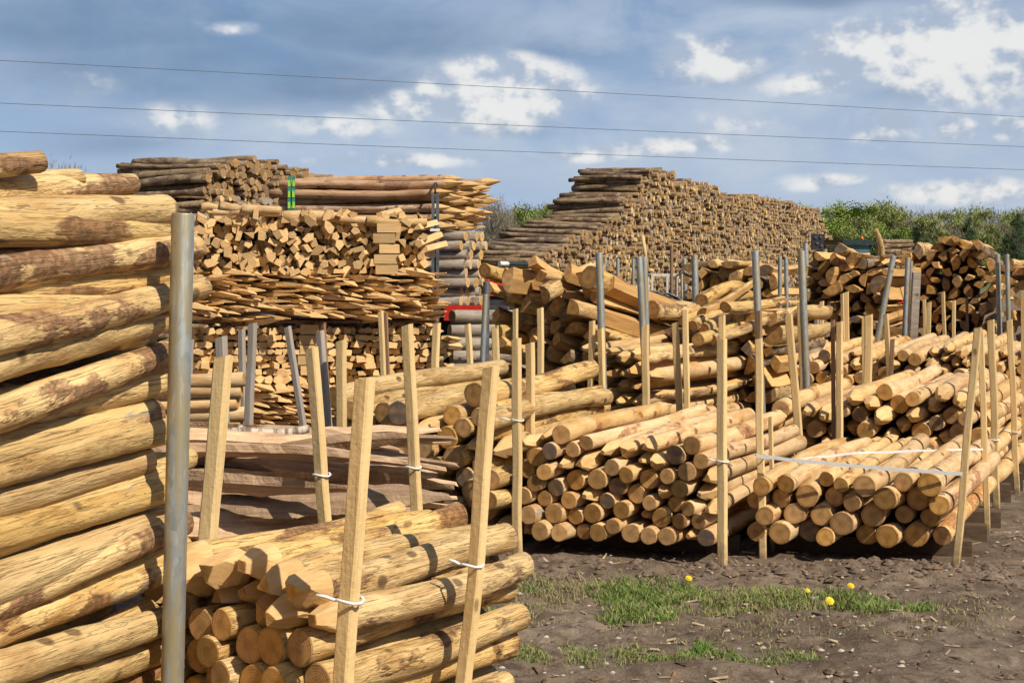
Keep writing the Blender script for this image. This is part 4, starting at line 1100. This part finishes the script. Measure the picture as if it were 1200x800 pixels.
for a in [(760, 697, 75, 16, 3200, .02, .06, (0, 0, 1)), (745, 722, 50, 9, 1500, .02, .055, (0, 0, 1)), (850, 706, 90, 15, 3000, .015, .045, (0, 1, 1, 2)), (940, 705, 70, 12, 2200, .015, .05, (0, 1, 1)),
          (1040, 712, 60, 10, 1800, .015, .05, (0, 0, 1)), (1000, 703, 40, 10, 800, .02, .05, (0, 0, 1)), (625, 690, 25, 10, 500, .02, .05, (0, 1, 2)), (665, 693, 40, 14, 700, .02, .06, (2, 2, 1)), (640, 768, 60, 9, 600, .015, .035, (0, 1)), (860, 772, 110, 9, 1500, .012, .035, (0, 0, 1)),
          (725, 768, 60, 10, 600, .012, .03, (0, 1)), (825, 765, 12, 9, 260, .02, .05, (0,)), (575, 745, 30, 30, 700, .02, .055, (0, 1)), (900, 735, 200, 25, 900, .01, .03, (1, 2)), (1120, 720, 70, 25, 500, .01, .03, (1, 2)), (620, 715, 60, 20, 600, .01, .03, (2, 1))]: blades(mb, *a)
tag(mb.build('grass', [grassm('green grass', (.11, .19, .035), (.19, .27, .06)), grassm('yellow grass', (.25, .28, .08), (.33, .31, .12)), grassm('dry grass', (.36, .29, .17), (.28, .21, .12))]),
    'low tufts of green and dry grass growing in the mud', 'grass', None, 'stuff')
for i, (px, py, h, lab) in enumerate([(807, 686, .05, 'drooping yellow dandelion alone at the left of the grass'), (972, 722, .065, 'largest dandelion, nearest the viewer, facing the camera'),
                                 (997, 703, .07, 'dandelion beside the dry twigs at the right'), (946, 707, .035, 'smallest low dandelion between the others')]):
    Y = yofp(py); X = (px-600)*Y/F; e = empty('dandelion', gpt(X, Y)); tag(e, lab, 'dandelion', 'dandelions in the grass')
    mb = MB(); mb.tube([(0, 0, -.01), (.003, .002, h*.5), (0, 0, h)], .0022, 6); mb.build('stem', M['stem'], e)
    mb = MB(); sc = (.68, .82, .66, .5)[i]
    nn = Vector((.1, -.75 if i == 1 else -.45, .65)).normalized(); e1_ = nn.orthogonal().normalized(); e2_ = nn.cross(e1_)
    for k in range(70):
        a = k*2.4; f = math.sqrt((k+3)/73); dr = e1_*math.cos(a)+e2_*math.sin(a); tg = nn.cross(dr)*.0034*sc
        b0 = Vector((0, 0, h))+nn*.004; e1 = b0+dr*.023*sc*f+nn*(.013*(1-f*f))*sc
        mb.add([b0-tg*.4, b0+tg*.4, e1+tg, e1-tg, e1+dr*.003], [(0, 1, 2, 3), (3, 2, 4)], 0)
    mb.tube([(0, -.004, h-.002), (0, -.006, h+.009)], [.008*sc, .011*sc], 10)
    mb.build('flower_head', M['petal'], e)
for i, (x0, y0, x1, y1) in enumerate([(985, 716, 1010, 676), (978, 714, 984, 680), (990, 714, 1002, 690)]):
    Y = yofp(y0); a = gpt((x0-600)*Y/F, Y, -.01); b = P(x1, y1, Y); mb = MB(); mb.tube([a, a.lerp(b, .5)+Vector((.006, 0, 0)), b], [.0025, .002, .001], 5)
    tag(mb.build('dry_twig', M['twig']), ['longest dry twig leaning right in the grass by a dandelion', 'upright dry twig left of the longest one', 'shortest dry twig between the other two'][i], 'twig', 'dry twigs in the grass')

# ------------------------------------------------------------------ trees
def leafm(name, c1, c2):
    m, t = material(name); tc = t.n('ShaderNodeTexCoord'); oi = t.n('ShaderNodeObjectInfo')
    n = t.noise(tc.outputs['Object'], .9, 4, .6); n2 = t.noise(tc.outputs['Object'], 8, 2)
    col = t.mix(t.ramp(n, .35, .65), c1, c2)
    hs = t.n('ShaderNodeHueSaturation'); t.set(hs.inputs['Color'], col); t.set(hs.inputs['Value'], t.math('ADD', .75, t.math('MULTIPLY', n2, .5)))
    finish(t, hs.outputs[0], .7, None, spec=.2); return m
LM = {'green': leafm('spring leaves', (.17, .25, .04), (.28, .34, .08)), 'olive': leafm('budding twigs', (.22, .26, .07), (.32, .34, .12)),
      'brown': leafm('bare twigs', (.20, .165, .12), (.28, .235, .17)), 'dark': leafm('evergreen leaves', (.05, .085, .035), (.08, .12, .05))}
barkm = plain('tree bark', (.14, .12, .10), .9, 0, .3, 3)
def tree_meshes(seed, kind, H, W):
    rg = random.Random(seed); tb = MB(); ends = []
    tb.tube([(0, 0, -.3), (rg.uniform(-.1, .1), 0, H*.3), (rg.uniform(-.3, .3), 0, H*.62)], [.22, .16, .09], 7)
    for i in range(22):
        z0 = H*rg.uniform(.18, .62); a = rg.uniform(0, 6.28); L = W*rg.uniform(.5, 1.0); up = rg.uniform(.5, 1.6)
        p0 = Vector((0, 0, z0)); p1 = p0+Vector((math.cos(a)*L*.5, math.sin(a)*L*.5, L*up*.45)); p2 = p0+Vector((math.cos(a)*L*.85, math.sin(a)*L*.85, L*up*.95))
        if p2.z > H: p2.z = H*rg.uniform(.9, 1)
        tb.tube([p0, p1, p2], [.07, .045, .015], 5, cap=False); ends.append((p1, p2))
        for k in range(5):
            q0 = p0.lerp(p2, rg.uniform(.3, .95)); q1 = q0+Vector((rg.uniform(-1, 1), rg.uniform(-1, 1), rg.uniform(.3, 1.3)))*W*.28
            tb.tube([q0, q1], [.025, .01], 4, cap=False); ends.append((q0, q1))
    cb = MB(); n = {'green': 8500, 'olive': 6500, 'brown': 3600, 'dark': 6000}[kind]
    clumps = []
    for i in range(46):
        a = rg.uniform(0, 6.28); q = W*math.sqrt(rg.random())*.95; zz = rg.uniform(.16, .95); f = math.sin(math.pi*min(1, zz*.9+.12))**.6
        clumps.append((Vector((math.cos(a)*q*f, math.sin(a)*q*f, H*zz)), W*rg.uniform(.16, .36)))
    for i in range(n):
        c, r = rg.choice(clumps)
        g = Vector((rg.gauss(0, 1), rg.gauss(0, 1), rg.gauss(0, .8)))*r*.55
        if kind in ('brown', 'olive'):
            p = c+g; d = Vector((rg.uniform(-1, 1), rg.uniform(-1, 1), rg.uniform(0, 1.6))).normalized()*rg.uniform(.25, .6); s = Vector((rg.uniform(-1, 1), rg.uniform(-1, 1), 0)).normalized()*(.022 if kind == 'brown' else .055)
            cb.add([p-s, p+s, p+d], [(0, 1, 2)], 0)
        else:
            p = c+g; s = rg.uniform(.05, .12); u = Vector((rg.uniform(-1, 1), rg.uniform(-1, 1), rg.uniform(-1, 1))).normalized(); v = u.orthogonal().normalized()
            cb.add([p-u*s, p+v*s*.8, p+u*s, p-v*s*.8], [(0, 1, 2, 3)], 0)
    return tb.mesh('trunk', [barkm]), cb.mesh('crown', [LM[kind]])
TM = {k: [tree_meshes(i*7+len(k), k, 9, 2.6 if k != 'dark' else 2.0) for i in range(3)] for k in LM}
cnts = {}
rg = random.Random(77)
trees = []
def tr_at(px, ytop, d, kind, wide=1.0): trees.append((px, ytop, d, kind, wide))
for px in range(572, 690, 9): tr_at(px+rg.uniform(-4, 4), 240-6*math.sin((px-570)/40)+rg.uniform(-3, 4), 130+rg.uniform(0, 25), 'brown' if px < 592 else rg.choice(['olive', 'olive', 'green', 'brown']), 1.1)
tr_at(577, 224, 120, 'brown', .9); tr_at(583, 232, 124, 'brown', 1)
tr_at(668, 234, 140, 'green', .9)
for px in range(868, 1215, 12):
    if px < 940: k = 'green'; y = 231
    elif px < 1005: k = 'green'; y = 233+ (px-950)*.06
    elif px < 1060: k = rg.choice(['olive', 'green', 'olive']); y = 236
    else: k = rg.choice(['brown', 'olive', 'brown', 'olive']); y = 241
    tr_at(px+rg.uniform(-4, 4), y+rg.uniform(-3, 4), 135+rg.uniform(0, 25), k, 1.2)
for px in range(945, 1215, 14):
    k = 'green' if px < 1000 else rg.choice(['olive', 'olive', 'brown', 'green'] if px < 1060 else ['olive', 'brown'])
    tr_at(px+rg.uniform(-4, 4), 252+rg.uniform(-4, 8), 118+rg.uniform(0, 10), k, 1.3)
for px, y, w in ((1074, 262, .8), (1135, 250, .6), (1192, 246, .8), (1085, 275, .8), (1180, 270, .9)): tr_at(px, y, 114, 'dark', w)
for px in (30, 48, 62, 76): tr_at(px, 180+rg.uniform(0, 12), 60, 'brown', .9)
DESC = {'green': 'fresh green spring tree', 'olive': 'olive budding tree', 'brown': 'bare brown tree', 'dark': 'dark evergreen tree'}
for i, (px, yt, d, k, w) in enumerate(sorted(trees)):
    cnts[k] = cnts.get(k, 0)+1
    H = CH+(HOR-yt)*d/F; s = H/9.3; e = empty('tree', ((px-600)*d/F, d, 0), rg.uniform(0, 6.28))
    tag(e, f"{DESC[k]}, {ordn(cnts[k])} of its kind from the left in the distant tree line", 'tree', 'trees along the skyline')
    t0, c0 = TM[k][rg.randrange(3)]
    for me, nm in ((t0, 'trunk'), (c0, 'crown')):
        o = link(nm, me, e); 
    e.scale = (s*w, s*w, s)
mb = MB(); rg2 = random.Random(5)
for i in range(9000):
    Y = rg2.uniform(150, 190); X = rg2.uniform(-30, 85); z = rg2.uniform(0, 4.2); p = Vector((X, Y, z)); s = rg2.uniform(.3, .7)
    u = Vector((rg2.uniform(-1, 1), rg2.uniform(-1, 1), rg2.uniform(-1, 1))).normalized(); v = u.orthogonal().normalized()
    mb.add([p-u*s, p+v*s*.7, p+u*s, p-v*s*.7], [(0, 1, 2, 3)], 0)
tag(mb.build('undergrowth', [LM['olive']]), 'tangled undergrowth filling the foot of the distant tree line', 'undergrowth', None, 'stuff')

# ------------------------------------------------------------------ camera, sun, sky
cam = bpy.data.cameras.new('camera'); co = bpy.data.objects.new('camera', cam); C.objects.link(co); S.camera = co
co.location = (0, 0, CH); co.rotation_euler = (R(90), 0, 0)
cam.sensor_width = 36; cam.lens = F/1200*36; cam.shift_y = -(400-HOR)/1200; cam.clip_end = 3000; cam.clip_start = .05
to_sun = Vector((.70, -.71, 0)).normalized(); EL = R(45)
sv = Vector((to_sun.x*math.cos(EL), to_sun.y*math.cos(EL), math.sin(EL)))
sl = bpy.data.lights.new('sun', 'SUN'); sl.energy = 5.0; sl.angle = R(.6); sl.color = (1.0, .91, .765)
so = bpy.data.objects.new('sun', sl); C.objects.link(so); so.rotation_euler = sv.to_track_quat('Z', 'Y').to_euler()

w = bpy.data.worlds.new('World'); S.world = w; w.use_nodes = True; t = NT(w.node_tree)
out = t.n('ShaderNodeOutputWorld'); bg = t.n('ShaderNodeBackground'); w.node_tree.links.new(bg.outputs[0], out.inputs[0]); bg.inputs[1].default_value = .1
sky = t.n('ShaderNodeTexSky'); sky.sky_type = 'NISHITA'; sky.sun_disc = False; sky.sun_elevation = EL; sky.sun_rotation = math.atan2(sv.x, sv.y)
tc = t.n('ShaderNodeTexCoord'); D = tc.outputs['Generated']
sp = t.n('ShaderNodeSeparateXYZ'); t.set(sp.inputs[0], D)
az = t.math('MULTIPLY', t.math('ARCTAN2', sp.outputs[0], sp.outputs[1]), 57.2958); el = t.math('MULTIPLY', t.math('ARCSINE', sp.outputs[2]), 57.2958)
nv = t.map(D, (1, 1, 2.3))
n1 = t.noise(nv, 7, 5, .62, .4); nc = t.map(D, (1, 1, 1.35)); n2 = t.noise(nc, 17, 7, .55, 0); n2u = t.noise(t.map(D, (1, 1, 1.35), (0.005, 0, .009)), 17, 4, .55, 0); n3 = t.noise(t.map(D, (1, 1, 3.2), (3, 1, 2)), 4.5, 3, .6, 0)
wa = t.math('MULTIPLY_ADD', n1, 3.2, -1.6); we = t.math('MULTIPLY_ADD', n3, 1.4, -.7)
cx = t.n('ShaderNodeCombineXYZ'); t.set(cx.inputs[0], t.math('ADD', az, wa)); t.set(cx.inputs[1], t.math('ADD', el, we)); AE = cx.outputs[0]
def pxa(px): return math.degrees(math.atan((px-600)/F))
def blob(px, py, wx, wy, st):
    a0, e0 = pxa(px), math.degrees(math.atan((HOR-py)/F)); kx, ky = math.degrees(wx/F), math.degrees(wy/F)
    m = t.n('ShaderNodeVectorMath'); m.operation = 'MULTIPLY_ADD'; t.set(m.inputs[0], AE)
    m.inputs[1].default_value = (1/kx, 1/ky, 0); m.inputs[2].default_value = (-a0/kx, -e0/ky, 0)
    l = t.n('ShaderNodeVectorMath'); l.operation = 'LENGTH'; t.set(l.inputs[0], m.outputs[0])
    return t.math('MULTIPLY_ADD', l.outputs['Value'], -st, st)
def combine(lst):
    acc = None
    for b in lst:
        o_ = blob(*b); acc = o_ if acc is None else t.math('MAXIMUM', acc, o_)
    return t.math('MAXIMUM', acc, 0)
whites = combine([(590, 110, 125, 58, 1.15), (490, 122, 100, 30, .8), (825, 72, 110, 38, .8), (1040, 65, 150, 52, .8), (1150, 70, 130, 90, 1.0), (960, 100, 100, 26, .6),
                  (1035, 158, 60, 32, .65), (1124, 160, 30, 18, .8), (1185, 162, 34, 18, .8), (790, 172, 120, 18, .6), (690, 178, 110, 14, .5), (1130, 225, 110, 26, .75), (965, 212, 75, 16, .5),
                  (400, 148, 110, 24, .42), (110, 110, 90, 34, .3), (262, 42, 50, 16, .45), (470, 188, 160, 16, .45), (200, 150, 120, 30, .32), (900, 150, 200, 30, .3)])
darks = combine([(270, 95, 330, 60, 1.0), (130, 40, 260, 60, .9), (430, 45, 260, 50, .8), (1030, -5, 260, 26, 1.1), (1120, 112, 140, 30, .7), (640, 60, 120, 36, .5), (840, 92, 110, 20, .4), (130, 175, 160, 26, .5), (590, 150, 90, 14, .4)])
base_lo, base_hi = (.42, .55, .76), (.19, .315, .53)
lights_ = combine([(900, 120, 520, 150, 1.0), (480, 165, 380, 70, .9), (560, 100, 240, 60, .9), (1150, 200, 240, 90, .8)])
grad = t.ramp(el, 0, 11)
basec = t.mix(grad, base_lo, base_hi)
veil = t.mix(t.ramp(n1, .32, .60, 0, .8), basec, (.38, .475, .63))
veil = t.mix(t.math('MULTIPLY', t.ramp(lights_, 0, .45), t.ramp(t.math('ADD', n1, t.math('MULTIPLY', n2, .5)), .55, .95, .15, .85)), veil, (.53, .61, .73))
dk = t.math('MULTIPLY', t.ramp(darks, .0, .7), t.ramp(t.math('ADD', n3, t.math('MULTIPLY', n2, .4)), .42, .85, .35, 1.0))
veil = t.mix(t.math('MULTIPLY', dk, .85), veil, (.135, .225, .375))
wf = t.math('ADD', t.math('MULTIPLY', whites, 1.85), t.math('MULTIPLY', t.math('SUBTRACT', n2, .5), 1.5))
wm = t.math('MULTIPLY', t.ramp(wf, .10, .85), t.ramp(whites, .0, .25))
lit = t.math('SUBTRACT', n2, n2u)
shade = t.ramp(t.math('ADD', t.math('MULTIPLY', lit, 5.5), t.math('MULTIPLY', whites, .55)), -.10, .62)
wc = t.mix(shade, (.42, .50, .63), (.88, .87, .85))
cl = t.mix(t.math('MULTIPLY', wm, .93), veil, wc)
behind = t.ramp(sp.outputs[1], -.5, .2, 0, 1)
sc = t.n('ShaderNodeVectorMath'); sc.operation = 'SCALE'; t.set(sc.inputs[0], cl); t.set(sc.inputs['Scale'], t.math('MULTIPLY', t.ramp(sp.outputs[1], -.3, .6, .36, 1.0), 9.2))
cover = t.ramp(sp.outputs[2], .30, .55, .93, .35)
fin = t.mix(cover, sky.outputs[0], sc.outputs[0])
t.set(bg.inputs[0], fin)

w.cycles.sampling_method = 'NONE'
v = S.view_settings; v.view_transform = 'Standard'; v.look = 'None'; v.exposure = .12; v.gamma = 1; v.use_curve_mapping = False
S.cycles.max_bounces = 4; S.cycles.diffuse_bounces = 2; S.cycles.glossy_bounces = 1; S.cycles.adaptive_threshold = .03
